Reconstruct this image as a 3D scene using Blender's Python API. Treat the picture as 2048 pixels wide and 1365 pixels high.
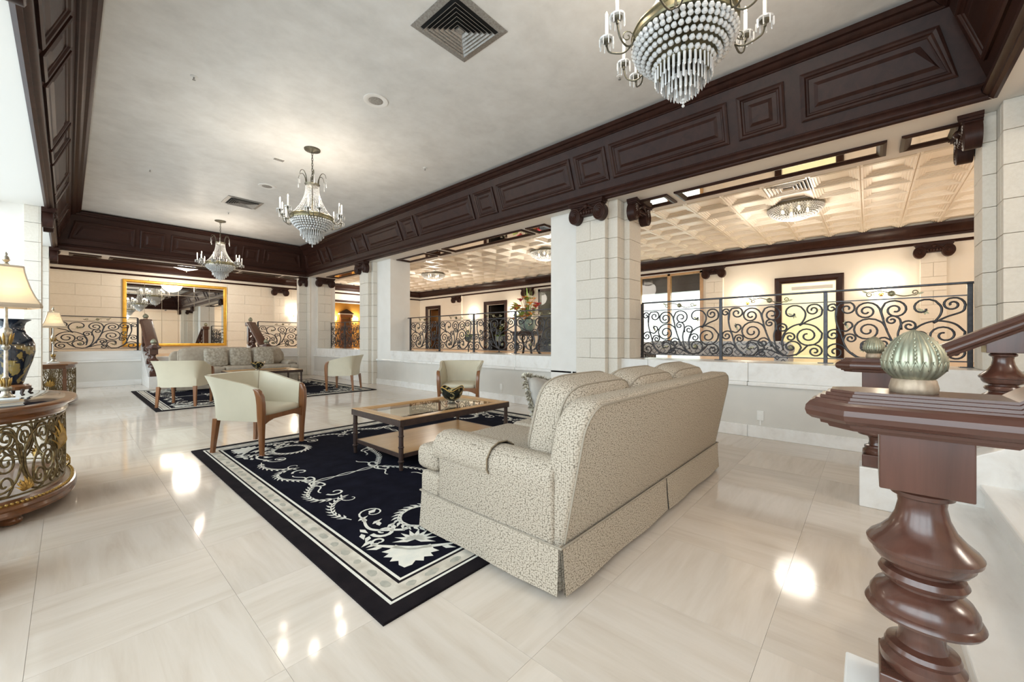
import bpy, bmesh, math, random
from mathutils import Vector, Matrix, Euler

random.seed(7)
for _o in list(bpy.data.objects):
    bpy.data.objects.remove(_o)
SC = bpy.context.scene
COL = SC.collection
PI = math.pi

# ------------------------------------------------------------------ camera
CAM_YAW = math.atan(889.0 / 796.0)
_cd = bpy.data.cameras.new('camera')
_cam = bpy.data.objects.new('camera', _cd)
COL.objects.link(_cam)
_cam.location = (0, 0, 1.2)
_cam.rotation_euler = (PI / 2, 0, -CAM_YAW)
_cd.sensor_width = 36.0
_cd.lens = 796.0 / 2048.0 * 36.0
_cd.shift_y = -2.5 / 2048.0
_cd.clip_start = 0.02
_cd.clip_end = 200
SC.camera = _cam

# ------------------------------------------------------------------ world, daylight, exposure
_w = bpy.data.worlds.new('World')
SC.world = _w
_w.use_nodes = True
_bg = _w.node_tree.nodes['Background']
_bg.inputs[0].default_value = (0.80, 0.90, 1.0, 1)
_bg.inputs[1].default_value = 1.6
SC.view_settings.view_transform = 'Standard'
SC.view_settings.look = 'None'
SC.view_settings.gamma = 1.0
SC.view_settings.use_curve_mapping = False
SC.view_settings.exposure = 0.40
SC.cycles.max_bounces = 10
SC.cycles.diffuse_bounces = 6
SC.cycles.glossy_bounces = 4
SC.cycles.transmission_bounces = 6
SC.cycles.transparent_max_bounces = 12
SC.cycles.caustics_reflective = False
SC.cycles.caustics_refractive = False
SC.cycles.sample_clamp_indirect = 6.0


def area_light(name, loc, rot, sx, sy, power, color):
    d = bpy.data.lights.new(name, 'AREA')
    d.shape = 'RECTANGLE'
    d.size = sx
    d.size_y = sy
    d.energy = power
    d.color = color
    o = bpy.data.objects.new(name, d)
    COL.objects.link(o)
    o.location = loc
    o.rotation_euler = rot
    return o


def point_light(name, loc, power, color, r=0.05, parent=None):
    d = bpy.data.lights.new(name, 'POINT')
    d.energy = power
    d.color = color
    d.shadow_soft_size = r
    o = bpy.data.objects.new(name, d)
    COL.objects.link(o)
    o.location = loc
    if parent is not None:
        o.parent = parent
    return o


# daylight entering through the tall windows of the street side (x < 0)
DAY = (0.85, 0.93, 1.0)
area_light('daylight_window_1', (-2.7, 0.35, 2.75), (0, PI / 2, 0), 3.4, 6.0, 215, DAY).rotation_euler = (0, -PI / 2, 0)
area_light('daylight_window_2', (-2.7, 6.7, 2.75), (0, PI / 2, 0), 3.4, 6.6, 205, DAY).rotation_euler = (0, -PI / 2, 0)
area_light('added_daylight_far', (-2.7, 12.2, 2.75), (0, PI / 2, 0), 3.4, 3.6, 120, DAY).rotation_euler = (0, -PI / 2, 0)  # extra daylight for the added third window, brightens the far end

WARM = (1.0, 0.80, 0.55)

# ------------------------------------------------------------------ materials
MATS = {}


def new_mat(name):
    m = bpy.data.materials.new(name)
    m.use_nodes = True
    nt = m.node_tree
    b = nt.nodes['Principled BSDF']
    MATS[name] = m
    return m, nt, b


def N(nt, kind, **kw):
    n = nt.nodes.new(kind)
    for k, v in kw.items():
        if k.startswith('i_'):
            n.inputs[k[2:].replace('_', ' ')].default_value = v
        else:
            setattr(n, k, v)
    return n


def ramp(nt, stops, interp='LINEAR'):
    r = nt.nodes.new('ShaderNodeValToRGB')
    e = r.color_ramp.elements
    r.color_ramp.interpolation = interp
    while len(e) < len(stops):
        e.new(0.5)
    for i, (p, c) in enumerate(stops):
        e[i].position = p
        e[i].color = (c[0], c[1], c[2], 1)
    return r


def simple(name, col, rough=0.5, metal=0.0, spec=0.5, coat=0.0, noise=None, bump=None, emit=None, trans=0.0, ior=1.45):
    """plain principled surface, optionally mottled by noise=(scale, col2, detail) and bump=(scale, strength)"""
    m, nt, b = new_mat(name)
    b.inputs['Base Color'].default_value = (*col, 1)
    b.inputs['Roughness'].default_value = rough
    b.inputs['Metallic'].default_value = metal
    b.inputs['Specular IOR Level'].default_value = spec
    b.inputs['IOR'].default_value = ior
    b.inputs['Coat Weight'].default_value = coat
    b.inputs['Coat Roughness'].default_value = 0.12
    b.inputs['Transmission Weight'].default_value = trans
    tc = None
    if noise or bump:
        tc = N(nt, 'ShaderNodeTexCoord')
    if noise:
        n = N(nt, 'ShaderNodeTexNoise')
        n.inputs['Scale'].default_value = noise[0]
        n.inputs['Detail'].default_value = noise[2] if len(noise) > 2 else 4
        nt.links.new(tc.outputs['Object'], n.inputs['Vector'])
        lo, hi = noise[3] if len(noise) > 3 else (0.32, 0.68)
        r = ramp(nt, [(lo, col), (hi, noise[1])])
        nt.links.new(n.outputs['Fac'], r.inputs[0])
        nt.links.new(r.outputs[0], b.inputs['Base Color'])
    if bump:
        n2 = N(nt, 'ShaderNodeTexNoise')
        n2.inputs['Scale'].default_value = bump[0]
        n2.inputs['Detail'].default_value = 3
        nt.links.new(tc.outputs['Object'], n2.inputs['Vector'])
        bp = N(nt, 'ShaderNodeBump')
        bp.inputs['Strength'].default_value = bump[1]
        bp.inputs['Distance'].default_value = 0.01
        nt.links.new(n2.outputs['Fac'], bp.inputs['Height'])
        nt.links.new(bp.outputs['Normal'], b.inputs['Normal'])
    if emit:
        b.inputs['Emission Color'].default_value = (*emit[0], 1)
        b.inputs['Emission Strength'].default_value = emit[1]
    return m


def veined(name, c1, c2, c3, scale, stretch, rough, spec=0.5, rand=True, coat=0.0):
    """stone with straight sedimentary veins along local X, offset per object"""
    m, nt, b = new_mat(name)
    tc = N(nt, 'ShaderNodeTexCoord')
    mp = N(nt, 'ShaderNodeMapping')
    mp.inputs['Scale'].default_value = (scale * stretch, scale, scale)
    nt.links.new(tc.outputs['Object'], mp.inputs['Vector'])
    vec = mp.outputs['Vector']
    oi = N(nt, 'ShaderNodeObjectInfo')
    if rand:
        ad = N(nt, 'ShaderNodeVectorMath', operation='ADD')
        sc = N(nt, 'ShaderNodeMath', operation='MULTIPLY')
        sc.inputs[1].default_value = 57.0
        nt.links.new(oi.outputs['Random'], sc.inputs[0])
        nt.links.new(vec, ad.inputs[0])
        nt.links.new(sc.outputs[0], ad.inputs[1])
        vec = ad.outputs[0]
    n = N(nt, 'ShaderNodeTexNoise')
    n.inputs['Scale'].default_value = 1.0
    n.inputs['Detail'].default_value = 6
    n.inputs['Roughness'].default_value = 0.62
    n.inputs['Distortion'].default_value = 0.4
    nt.links.new(vec, n.inputs['Vector'])
    r = ramp(nt, [(0.28, c3), (0.42, c1), (0.60, c2), (0.78, c1)])
    nt.links.new(n.outputs['Fac'], r.inputs[0])
    hs = N(nt, 'ShaderNodeHueSaturation')
    mr = N(nt, 'ShaderNodeMapRange')
    mr.inputs['To Min'].default_value = 0.95
    mr.inputs['To Max'].default_value = 1.04
    nt.links.new(oi.outputs['Random'], mr.inputs['Value'])
    nt.links.new(mr.outputs[0], hs.inputs['Value'])
    nt.links.new(r.outputs[0], hs.inputs['Color'])
    nt.links.new(hs.outputs[0], b.inputs['Base Color'])
    b.inputs['Roughness'].default_value = rough
    b.inputs['Specular IOR Level'].default_value = spec
    b.inputs['Coat Weight'].default_value = coat
    b.inputs['Coat Roughness'].default_value = 0.03
    return m


def wood(name, c1, c2, rough, axis=0, scale=14.0, coat=0.3):
    m, nt, b = new_mat(name)
    tc = N(nt, 'ShaderNodeTexCoord')
    mp = N(nt, 'ShaderNodeMapping')
    s = [scale, scale, scale]
    s[axis] = scale * 0.07
    mp.inputs['Scale'].default_value = s
    nt.links.new(tc.outputs['Object'], mp.inputs['Vector'])
    n = N(nt, 'ShaderNodeTexNoise')
    n.inputs['Scale'].default_value = 1.0
    n.inputs['Detail'].default_value = 7
    n.inputs['Roughness'].default_value = 0.65
    n.inputs['Distortion'].default_value = 0.8
    nt.links.new(mp.outputs[0], n.inputs['Vector'])
    r = ramp(nt, [(0.3, c1), (0.7, c2)])
    nt.links.new(n.outputs['Fac'], r.inputs[0])
    nt.links.new(r.outputs[0], b.inputs['Base Color'])
    b.inputs['Roughness'].default_value = rough
    b.inputs['Coat Weight'].default_value = coat
    b.inputs['Coat Roughness'].default_value = 0.15
    if coat == 0.0:
        b.inputs['Specular IOR Level'].default_value = 0.20
    return m


veined('floor_marble', (0.63, 0.552, 0.472), (0.68, 0.605, 0.53), (0.57, 0.485, 0.405), 11.0, 0.11, 0.085, 0.42)
veined('white_marble', (0.78, 0.76, 0.73), (0.83, 0.82, 0.80), (0.68, 0.655, 0.63), 6.0, 0.25, 0.22, 0.5)
simple('grout', (0.50, 0.43, 0.36), 0.5)
simple('stucco', (0.66, 0.635, 0.59), 0.75, noise=(3.0, (0.62, 0.60, 0.56)), bump=(60, 0.05))
simple('plaster', (0.80, 0.775, 0.735), 0.65, noise=(4.0, (0.83, 0.81, 0.775)))
simple('soffit_paint', (0.80, 0.77, 0.72), 0.6)
simple('gallery_wall', (0.83, 0.785, 0.70), 0.7, noise=(2.2, (0.80, 0.75, 0.66)))
simple('orange_wall', (0.80, 0.46, 0.10), 0.6, noise=(3.0, (0.70, 0.38, 0.07)))
simple('stone', (0.76, 0.715, 0.64), 0.8, noise=(38.0, (0.71, 0.66, 0.58), 6), bump=(90, 0.15))
simple('gallery_stone', (0.82, 0.775, 0.69), 0.8, noise=(20.0, (0.79, 0.74, 0.65), 5))
simple('tin', (0.82, 0.77, 0.68), 0.32, spec=0.5, noise=(3.0, (0.79, 0.735, 0.64)))
simple('gallery_floor', (0.62, 0.44, 0.29), 0.25, noise=(2.0, (0.56, 0.40, 0.27)))
wood('mahogany', (0.022, 0.009, 0.007), (0.045, 0.018, 0.0125), 0.40, 0, 9.0, 0.0)
wood('mahogany_light', (0.060, 0.024, 0.016), (0.105, 0.042, 0.028), 0.26, 2, 16.0, 0.45)
wood('mahogany_rail', (0.060, 0.024, 0.016), (0.105, 0.042, 0.028), 0.36, 1, 16.0, 0.2)
wood('walnut', (0.17, 0.065, 0.022), (0.29, 0.12, 0.043), 0.3, 2, 18.0, 0.4)
wood('honey_wood', (0.42, 0.235, 0.095), (0.54, 0.33, 0.15), 0.3, 0, 10.0, 0.3)
wood('console_wood', (0.10, 0.036, 0.011), (0.21, 0.080, 0.024), 0.28, 0, 14.0, 0.5)
simple('espresso', (0.035, 0.022, 0.018), 0.35, spec=0.5, noise=(20, (0.06, 0.035, 0.028)))
simple('iron', (0.045, 0.045, 0.050), 0.32, 0.75, 0.5, noise=(30, (0.075, 0.072, 0.075)))
simple('antique_brass', (0.30, 0.26, 0.15), 0.38, 0.85, noise=(40, (0.20, 0.19, 0.13)))
simple('bronze', (0.16, 0.145, 0.105), 0.42, 0.8, noise=(60, (0.10, 0.095, 0.075)))
simple('grille_bronze', (0.25, 0.19, 0.095), 0.36, 0.85, noise=(50, (0.12, 0.085, 0.045)))
simple('gold', (0.72, 0.45, 0.10), 0.32, 0.9, noise=(30, (0.55, 0.33, 0.07)))
simple('gold_leaf', (0.55, 0.36, 0.11), 0.38, 0.85, noise=(60, (0.34, 0.20, 0.06)))
simple('mirror_gold', (0.83, 0.50, 0.09), 0.35, 0.6, noise=(12, (0.72, 0.41, 0.06)))
simple('silver_gilt', (0.62, 0.58, 0.50), 0.28, 0.85, noise=(40, (0.36, 0.31, 0.23)))
simple('finial_green', (0.40, 0.385, 0.285), 0.40, 0.7, noise=(45, (0.275, 0.29, 0.215), 6))
simple('finial_base', (0.46, 0.36, 0.26), 0.5, 0.45, noise=(50, (0.34, 0.26, 0.19)))
simple('mirror_glass', (0.80, 0.79, 0.75), 0.015, 1.0)
simple('dark_mirror', (0.88, 0.87, 0.85), 0.03, 1.0)
simple('crystal', (0.97, 0.97, 0.96), 0.10, 0.0, 0.8, trans=0.35, ior=1.5)
simple('candle_white', (0.86, 0.84, 0.79), 0.5)
simple('bulb_lit', (1, 0.9, 0.7), 0.4, emit=((1.0, 0.84, 0.58), 6.0))
simple('bulb_sconce', (1, 0.9, 0.7), 0.4, emit=((1.0, 0.84, 0.58), 45.0))
simple('leather', (0.60, 0.55, 0.425), 0.42, spec=0.4, noise=(7, (0.57, 0.525, 0.405)))
simple('leather_seam', (0.26, 0.20, 0.13), 0.6)
simple('white_plastic', (0.80, 0.79, 0.76), 0.4)
simple('grey_metal', (0.42, 0.41, 0.39), 0.5, 0.5, noise=(60, (0.28, 0.26, 0.235), 6))
simple('vent_dark', (0.012, 0.012, 0.012), 0.8)
simple('black_lacquer', (0.012, 0.014, 0.022), 0.08, spec=0.6, coat=0.5)
simple('lacquer_bowl', (0.012, 0.016, 0.014), 0.14, noise=(24, (0.50, 0.42, 0.20), 2, (0.54, 0.62)))
simple('shade_trim', (0.50, 0.41, 0.31), 0.8)
simple('cable', (0.75, 0.60, 0.25), 0.5)
simple('book_cover', (0.78, 0.77, 0.74), 0.45, noise=(30, (0.55, 0.62, 0.70), 2))
simple('book_cover_tan', (0.62, 0.40, 0.18), 0.5)
simple('book_pages', (0.80, 0.76, 0.66), 0.8)
simple('rug_navy', (0.006, 0.006, 0.011), 0.95, spec=0.05, noise=(9, (0.010, 0.010, 0.018), 5), bump=(220, 0.25))
simple('rug_black', (0.010, 0.008, 0.010), 0.95, spec=0.1, noise=(9, (0.017, 0.013, 0.015), 5), bump=(220, 0.25))
simple('rug_cream', (0.82, 0.78, 0.69), 0.95, spec=0.1, noise=(16, (0.70, 0.69, 0.63), 4), bump=(220, 0.2))
simple('rug_band', (0.72, 0.665, 0.575), 0.95, spec=0.1, noise=(11, (0.50, 0.445, 0.37), 3), bump=(220, 0.2))
simple('rug_medallion', (0.36, 0.355, 0.31), 0.95, spec=0.1, noise=(30, (0.47, 0.44, 0.37), 4))
simple('flower_orange', (0.85, 0.36, 0.06), 0.7)
simple('flower_red', (0.50, 0.06, 0.08), 0.7)
simple('flower_white', (0.85, 0.82, 0.76), 0.7)
simple('leaf_green', (0.15, 0.28, 0.06), 0.6, noise=(10, (0.26, 0.40, 0.10)))
simple('leaf_lime', (0.50, 0.58, 0.18), 0.6)
simple('stem_brown', (0.12, 0.09, 0.04), 0.7)
simple('planter_teal', (0.16, 0.27, 0.26), 0.35, noise=(14, (0.34, 0.42, 0.37), 5))
simple('door_wood', (0.17, 0.075, 0.028), 0.4)
simple('dark_interior', (0.030, 0.025, 0.022), 0.6)
simple('yellow_room', (0.82, 0.79, 0.66), 0.7)
simple('day_room', (0.72, 0.74, 0.72), 0.7)
simple('fringe_tan', (0.46, 0.42, 0.33), 0.95)
simple('fringe_dark', (0.20, 0.175, 0.13), 0.95)


def face_uv(nt):
    """flat cloth coordinates: picks the object plane each face lies in"""
    tc = N(nt, 'ShaderNodeTexCoord')
    ps = N(nt, 'ShaderNodeSeparateXYZ')
    ns = N(nt, 'ShaderNodeSeparateXYZ')
    nt.links.new(tc.outputs['Object'], ps.inputs[0])
    nt.links.new(tc.outputs['Normal'], ns.inputs[0])
    ab = []
    for k in 'XYZ':
        q = N(nt, 'ShaderNodeMath', operation='ABSOLUTE')
        nt.links.new(ns.outputs[k], q.inputs[0])
        ab.append(q)
    sel = []
    for i, j in ((0, 1), (2, 0), (2, 1)):
        g = N(nt, 'ShaderNodeMath', operation='GREATER_THAN')
        nt.links.new(ab[i].outputs[0], g.inputs[0])
        nt.links.new(ab[j].outputs[0], g.inputs[1])
        sel.append(g)
    up = N(nt, 'ShaderNodeMath', operation='MULTIPLY')
    nt.links.new(sel[1].outputs[0], up.inputs[0])
    nt.links.new(sel[2].outputs[0], up.inputs[1])

    def comb(u, v):
        c = N(nt, 'ShaderNodeCombineXYZ')
        nt.links.new(ps.outputs[u], c.inputs[0])
        nt.links.new(ps.outputs[v], c.inputs[1])
        return c
    m1 = N(nt, 'ShaderNodeMix', data_type='VECTOR')
    nt.links.new(sel[0].outputs[0], m1.inputs['Factor'])
    nt.links.new(comb('X', 'Z').outputs[0], m1.inputs[4])
    nt.links.new(comb('Y', 'Z').outputs[0], m1.inputs[5])
    m2 = N(nt, 'ShaderNodeMix', data_type='VECTOR')
    nt.links.new(up.outputs[0], m2.inputs['Factor'])
    nt.links.new(m1.outputs[1], m2.inputs[4])
    nt.links.new(comb('X', 'Y').outputs[0], m2.inputs[5])
    return m2.outputs[1]


def mat_weave():
    """chunky woven upholstery: rows of light nubs over a darker ground"""
    m, nt, b = new_mat('weave')
    uv = face_uv(nt)
    mp = N(nt, 'ShaderNodeMapping')
    mp.inputs['Scale'].default_value = (94.0, 150.0, 1.0)
    nt.links.new(uv, mp.inputs['Vector'])
    v = N(nt, 'ShaderNodeTexVoronoi')
    v.voronoi_dimensions = '2D'
    v.inputs['Scale'].default_value = 1.0
    v.inputs['Randomness'].default_value = 0.62
    nt.links.new(mp.outputs[0], v.inputs['Vector'])
    r = ramp(nt, [(0.08, (0.575, 0.505, 0.415)), (0.36, (0.48, 0.415, 0.335)), (0.56, (0.30, 0.255, 0.20)), (0.76, (0.16, 0.135, 0.105))])
    nt.links.new(v.outputs['Distance'], r.inputs[0])
    nt.links.new(r.outputs[0], b.inputs['Base Color'])
    b.inputs['Roughness'].default_value = 0.95
    b.inputs['Specular IOR Level'].default_value = 0.12
    bp = N(nt, 'ShaderNodeBump')
    bp.invert = True
    bp.inputs['Strength'].default_value = 0.4
    bp.inputs['Distance'].default_value = 0.004
    nt.links.new(v.outputs['Distance'], bp.inputs['Height'])
    nt.links.new(bp.outputs[0], b.inputs['Normal'])


mat_weave()
simple('weave_piping', (0.33, 0.285, 0.225), 0.9)
simple('chenille', (0.37, 0.315, 0.25), 0.9, spec=0.2, noise=(14, (0.45, 0.39, 0.315), 4), bump=(120, 0.3))
simple('chenille_pillow', (0.29, 0.25, 0.195), 0.9, spec=0.2, noise=(22, (0.50, 0.45, 0.375), 3), bump=(120, 0.3))
simple('pillow_grey', (0.38, 0.355, 0.32), 0.8, noise=(12, (0.31, 0.29, 0.26)))


def mat_ceiling():
    m, nt, b = new_mat('ceiling_plaster')
    tc = N(nt, 'ShaderNodeTexCoord')
    n = N(nt, 'ShaderNodeTexNoise')
    n.inputs['Scale'].default_value = 3.2
    n.inputs['Detail'].default_value = 12
    n.inputs['Roughness'].default_value = 0.62
    n.inputs['Distortion'].default_value = 0.15
    nt.links.new(tc.outputs['Object'], n.inputs['Vector'])
    r = ramp(nt, [(0.28, (0.665, 0.65, 0.62)), (0.50, (0.74, 0.725, 0.695)), (0.72, (0.80, 0.79, 0.765))])
    nt.links.new(n.outputs['Fac'], r.inputs[0])
    nt.links.new(r.outputs[0], b.inputs['Base Color'])
    b.inputs['Roughness'].default_value = 0.42
    b.inputs['Specular IOR Level'].default_value = 0.2


mat_ceiling()


def mat_glass(name, tint, gl):
    m = bpy.data.materials.new(name)
    m.use_nodes = True
    nt = m.node_tree
    nt.nodes.clear()
    out = N(nt, 'ShaderNodeOutputMaterial')
    t = N(nt, 'ShaderNodeBsdfTransparent')
    t.inputs[0].default_value = (*tint, 1)
    g = N(nt, 'ShaderNodeBsdfGlossy')
    g.inputs['Roughness'].default_value = 0.02
    fr = N(nt, 'ShaderNodeFresnel')
    fr.inputs[0].default_value = gl
    mx = N(nt, 'ShaderNodeMixShader')
    ge = N(nt, 'ShaderNodeNewGeometry')
    inv = N(nt, 'ShaderNodeMath', operation='SUBTRACT')
    inv.inputs[0].default_value = 1.0
    nt.links.new(ge.outputs['Backfacing'], inv.inputs[1])
    mu = N(nt, 'ShaderNodeMath', operation='MULTIPLY')
    nt.links.new(fr.outputs[0], mu.inputs[0])
    nt.links.new(inv.outputs[0], mu.inputs[1])
    nt.links.new(mu.outputs[0], mx.inputs[0])
    nt.links.new(t.outputs[0], mx.inputs[1])
    nt.links.new(g.outputs[0], mx.inputs[2])
    nt.links.new(mx.outputs[0], out.inputs[0])
    MATS[name] = m


mat_glass('glass', (0.96, 0.98, 0.97), 1.5)
mat_glass('table_glass', (0.92, 0.87, 0.76), 2.1)


def mat_shade():
    m, nt, b = new_mat('lamp_shade_fabric')
    b.inputs['Base Color'].default_value = (0.66, 0.60, 0.52, 1)
    b.inputs['Roughness'].default_value = 0.9
    b.inputs['Specular IOR Level'].default_value = 0.1
    tr = N(nt, 'ShaderNodeBsdfTranslucent')
    tr.inputs[0].default_value = (0.92, 0.80, 0.60, 1)
    mx = N(nt, 'ShaderNodeMixShader')
    mx.inputs[0].default_value = 0.45
    out = nt.nodes['Material Output']
    nt.links.new(b.outputs[0], mx.inputs[1])
    nt.links.new(tr.outputs[0], mx.inputs[2])
    nt.links.new(mx.outputs[0], out.inputs[0])


mat_shade()


def mat_vase():
    """black lacquer with a band of painted gold scenery"""
    m, nt, b = new_mat('vase_lacquer')
    tc = N(nt, 'ShaderNodeTexCoord')
    sep = N(nt, 'ShaderNodeSeparateXYZ')
    nt.links.new(tc.outputs['Object'], sep.inputs[0])
    n = N(nt, 'ShaderNodeTexNoise')
    n.inputs['Scale'].default_value = 9.0
    n.inputs['Detail'].default_value = 3
    n.inputs['Distortion'].default_value = 1.5
    nt.links.new(tc.outputs['Object'], n.inputs['Vector'])
    r = ramp(nt, [(0.50, (0.010, 0.014, 0.024)), (0.54, (0.30, 0.21, 0.06)), (0.64, (0.24, 0.19, 0.08)), (0.70, (0.02, 0.02, 0.03))], 'LINEAR')
    nt.links.new(n.outputs['Fac'], r.inputs[0])
    band = ramp(nt, [(0.0, (1, 1, 1)), (0.36, (1, 1, 1)), (0.42, (0, 0, 0))])
    mr = N(nt, 'ShaderNodeMapRange')
    mr.inputs['From Min'].default_value = 0.0
    mr.inputs['From Max'].default_value = 0.75
    nt.links.new(sep.outputs['Z'], mr.inputs['Value'])
    nt.links.new(mr.outputs[0], band.inputs[0])
    mx = N(nt, 'ShaderNodeMix', data_type='RGBA')
    mx.inputs[6].default_value = (0.010, 0.016, 0.028, 1)
    nt.links.new(band.outputs[0], mx.inputs['Factor'])
    nt.links.new(r.outputs[0], mx.inputs[7])
    nt.links.new(mx.outputs[2], b.inputs['Base Color'])
    b.inputs['Roughness'].default_value = 0.1
    b.inputs['Coat Weight'].default_value = 0.6


mat_vase()


def mat_bench():
    m, nt, b = new_mat('bench_fabric')
    uv = face_uv(nt)
    mp = N(nt, 'ShaderNodeMapping')
    mp.inputs['Scale'].default_value = (6.0, 6.0, 1.0)
    nt.links.new(uv, mp.inputs['Vector'])
    v = N(nt, 'ShaderNodeTexVoronoi')
    v.voronoi_dimensions = '2D'
    v.distance = 'MANHATTAN'
    v.inputs['Scale'].default_value = 1.0
    v.inputs['Randomness'].default_value = 0.0
    nt.links.new(mp.outputs[0], v.inputs['Vector'])
    r = ramp(nt, [(0.0, (0.60, 0.66, 0.72)), (0.14, (0.05, 0.06, 0.09)), (0.26, (0.66, 0.72, 0.78)), (0.60, (0.16, 0.19, 0.25)), (0.72, (0.55, 0.60, 0.66))], 'CONSTANT')
    nt.links.new(v.outputs['Distance'], r.inputs[0])
    nt.links.new(r.outputs[0], b.inputs['Base Color'])
    b.inputs['Roughness'].default_value = 0.9


mat_bench()

# ------------------------------------------------------------------ helpers
class MB:
    """collects geometry, builds ONE mesh"""

    def __init__(s):
        s.v = []
        s.f = []

    def add(s, vs, fs):
        o = len(s.v)
        s.v += [tuple(p) for p in vs]
        s.f += [tuple(i + o for i in q) for q in fs]
        return s

    def box(s, x0, x1, y0, y1, z0, z1):
        vs = [(x0, y0, z0), (x1, y0, z0), (x1, y1, z0), (x0, y1, z0), (x0, y0, z1), (x1, y0, z1), (x1, y1, z1), (x0, y1, z1)]
        return s.add(vs, [(3, 2, 1, 0), (4, 5, 6, 7), (0, 1, 5, 4), (1, 2, 6, 5), (2, 3, 7, 6), (3, 0, 4, 7)])

    def lathe(s, prof, n=24, cx=0.0, cy=0.0, sx=1.0, sy=1.0, a0=0.0, a1=None, fn=None):
        full = a1 is None
        a1 = a0 + 2 * PI if full else a1
        m = n if full else n + 1
        vs, fs = [], []
        for (r, z) in prof:
            for k in range(m):
                a = a0 + (a1 - a0) * k / n
                rr = fn(r, z, a) if fn else r
                vs.append((cx + rr * math.cos(a) * sx, cy + rr * math.sin(a) * sy, z))
        for i in range(len(prof) - 1):
            for k in range(n):
                k2 = (k + 1) % m
                fs.append((i * m + k, i * m + k2, (i + 1) * m + k2, (i + 1) * m + k))
        if full:
            if prof[0][0] > 1e-5:
                fs.append(tuple(reversed(range(m))))
            if prof[-1][0] > 1e-5:
                fs.append(tuple((len(prof) - 1) * m + k for k in range(m)))
        return s.add(vs, fs)

    def tube(s, pts, r, n=6, closed=False, cap=True, flat=None):
        """round tube along points; r number or list; flat=(w,h,up) gives a rectangular section"""
        P = [Vector(p) for p in pts]
        L = len(P)
        rs = r if isinstance(r, (list, tuple)) else [r] * L
        vs, fs = [], []
        prev = None
        for i, p in enumerate(P):
            if closed:
                d = P[(i + 1) % L] - P[i - 1]
            else:
                d = P[min(i + 1, L - 1)] - P[max(i - 1, 0)]
            if d.length < 1e-9:
                d = Vector((0, 0, 1))
            d.normalize()
            if prev is None:
                up = Vector((0, 0, 1)) if abs(d.z) < 0.9 else Vector((1, 0, 0))
                u = d.cross(up).normalized()
            else:
                u = (prev - d * prev.dot(d))
                if u.length < 1e-6:
                    u = d.orthogonal()
                u.normalize()
            prev = u
            w = d.cross(u)
            for k in range(n):
                a = 2 * PI * k / n + (PI / n if n == 4 else 0)
                vs.append(p + (u * math.cos(a) + w * math.sin(a)) * rs[i])
        M = L if closed else L - 1
        for i in range(M):
            j = (i + 1) % L
            for k in range(n):
                k2 = (k + 1) % n
                fs.append((i * n + k, i * n + k2, j * n + k2, j * n + k))
        if cap and not closed:
            fs.append(tuple(reversed(range(n))))
            fs.append(tuple((L - 1) * n + k for k in range(n)))
        return s.add(vs, fs)

    def prism(s, poly, axis, a, b):
        """extrude a 2-D polygon along axis ('x': poly is (y,z); 'y': (x,z); 'z': (x,y))"""
        n = len(poly)

        def mk(p, t):
            return {'x': (t, p[0], p[1]), 'y': (p[0], t, p[1]), 'z': (p[0], p[1], t)}[axis]
        vs = [mk(p, a) for p in poly] + [mk(p, b) for p in poly]
        fs = [tuple(range(n)), tuple(reversed(range(n, 2 * n)))]
        fs += [(i, n + i, n + (i + 1) % n, (i + 1) % n) for i in range(n)]
        return s.add(vs, fs)

    def grid(s, rows, closed_u=False):
        """rows: list of equal-length point lists"""
        m = len(rows[0])
        vs = [p for r in rows for p in r]
        fs = []
        for i in range(len(rows) - 1):
            for k in range(m if closed_u else m - 1):
                k2 = (k + 1) % m
                fs.append((i * m + k, i * m + k2, (i + 1) * m + k2, (i + 1) * m + k))
        return s.add(vs, fs)

    def sphere(s, c, r, n=8, m=6, sz=1.0):
        prof = [(max(1e-6, r * math.sin(PI * i / m)), c[2] - r * sz * math.cos(PI * i / m)) for i in range(m + 1)]
        return s.lathe(prof, n, c[0], c[1])

    def xform(s, M, start=0):
        for i in range(start, len(s.v)):
            s.v[i] = tuple(M @ Vector(s.v[i]))
        return s

    def data(s, name, mat, smooth=False, bevel=0.0, seg=2, fix=True, angle=None):
        me = bpy.data.meshes.new(name)
        me.from_pydata(s.v, [], s.f)
        if bevel > 0 or fix:
            bm = bmesh.new()
            bm.from_mesh(me)
            if bevel > 0:
                bmesh.ops.bevel(bm, geom=[e for e in bm.edges if len(e.link_faces) == 2 and e.calc_face_angle(0) > 0.35],
                                offset=bevel, segments=seg, profile=0.5, affect='EDGES', clamp_overlap=True)
            bmesh.ops.recalc_face_normals(bm, faces=bm.faces)
            bm.to_mesh(me)
            bm.free()
        if mat:
            me.materials.append(MATS[mat])
        if smooth:
            me.polygons.foreach_set('use_smooth', [True] * len(me.polygons))
            if smooth != 'all':
                try:
                    me.set_sharp_from_angle(angle=angle or 0.7)
                except Exception:
                    pass
        me.update()
        return me

    def build(s, name, mat, parent=None, loc=None, rot=None, smooth=False, bevel=0.0, seg=2, fix=True, angle=None):
        return inst(name, s.data(name, mat, smooth, bevel, seg, fix, angle), parent, loc, rot)


def inst(name, me, parent=None, loc=None, rot=None, scale=None):
    o = bpy.data.objects.new(name, me)
    COL.objects.link(o)
    if parent is not None:
        o.parent = parent
    if loc is not None:
        o.location = loc
    if rot is not None:
        o.rotation_euler = rot
    if scale is not None:
        o.scale = scale
    return o


def tag(o, label=None, cat=None, group=None, kind=None):
    if label:
        o['label'] = label
    if cat:
        o['category'] = cat
    if group:
        o['group'] = group
    if kind:
        o['kind'] = kind
    return o


def thing(name, label, cat, loc=(0, 0, 0), rz=0.0, group=None, kind=None):
    o = bpy.data.objects.new(name, None)
    COL.objects.link(o)
    o.location = loc
    o.rotation_euler = (0, 0, rz)
    o.empty_display_size = 0.1
    return tag(o, label, cat, group, kind)


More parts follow.
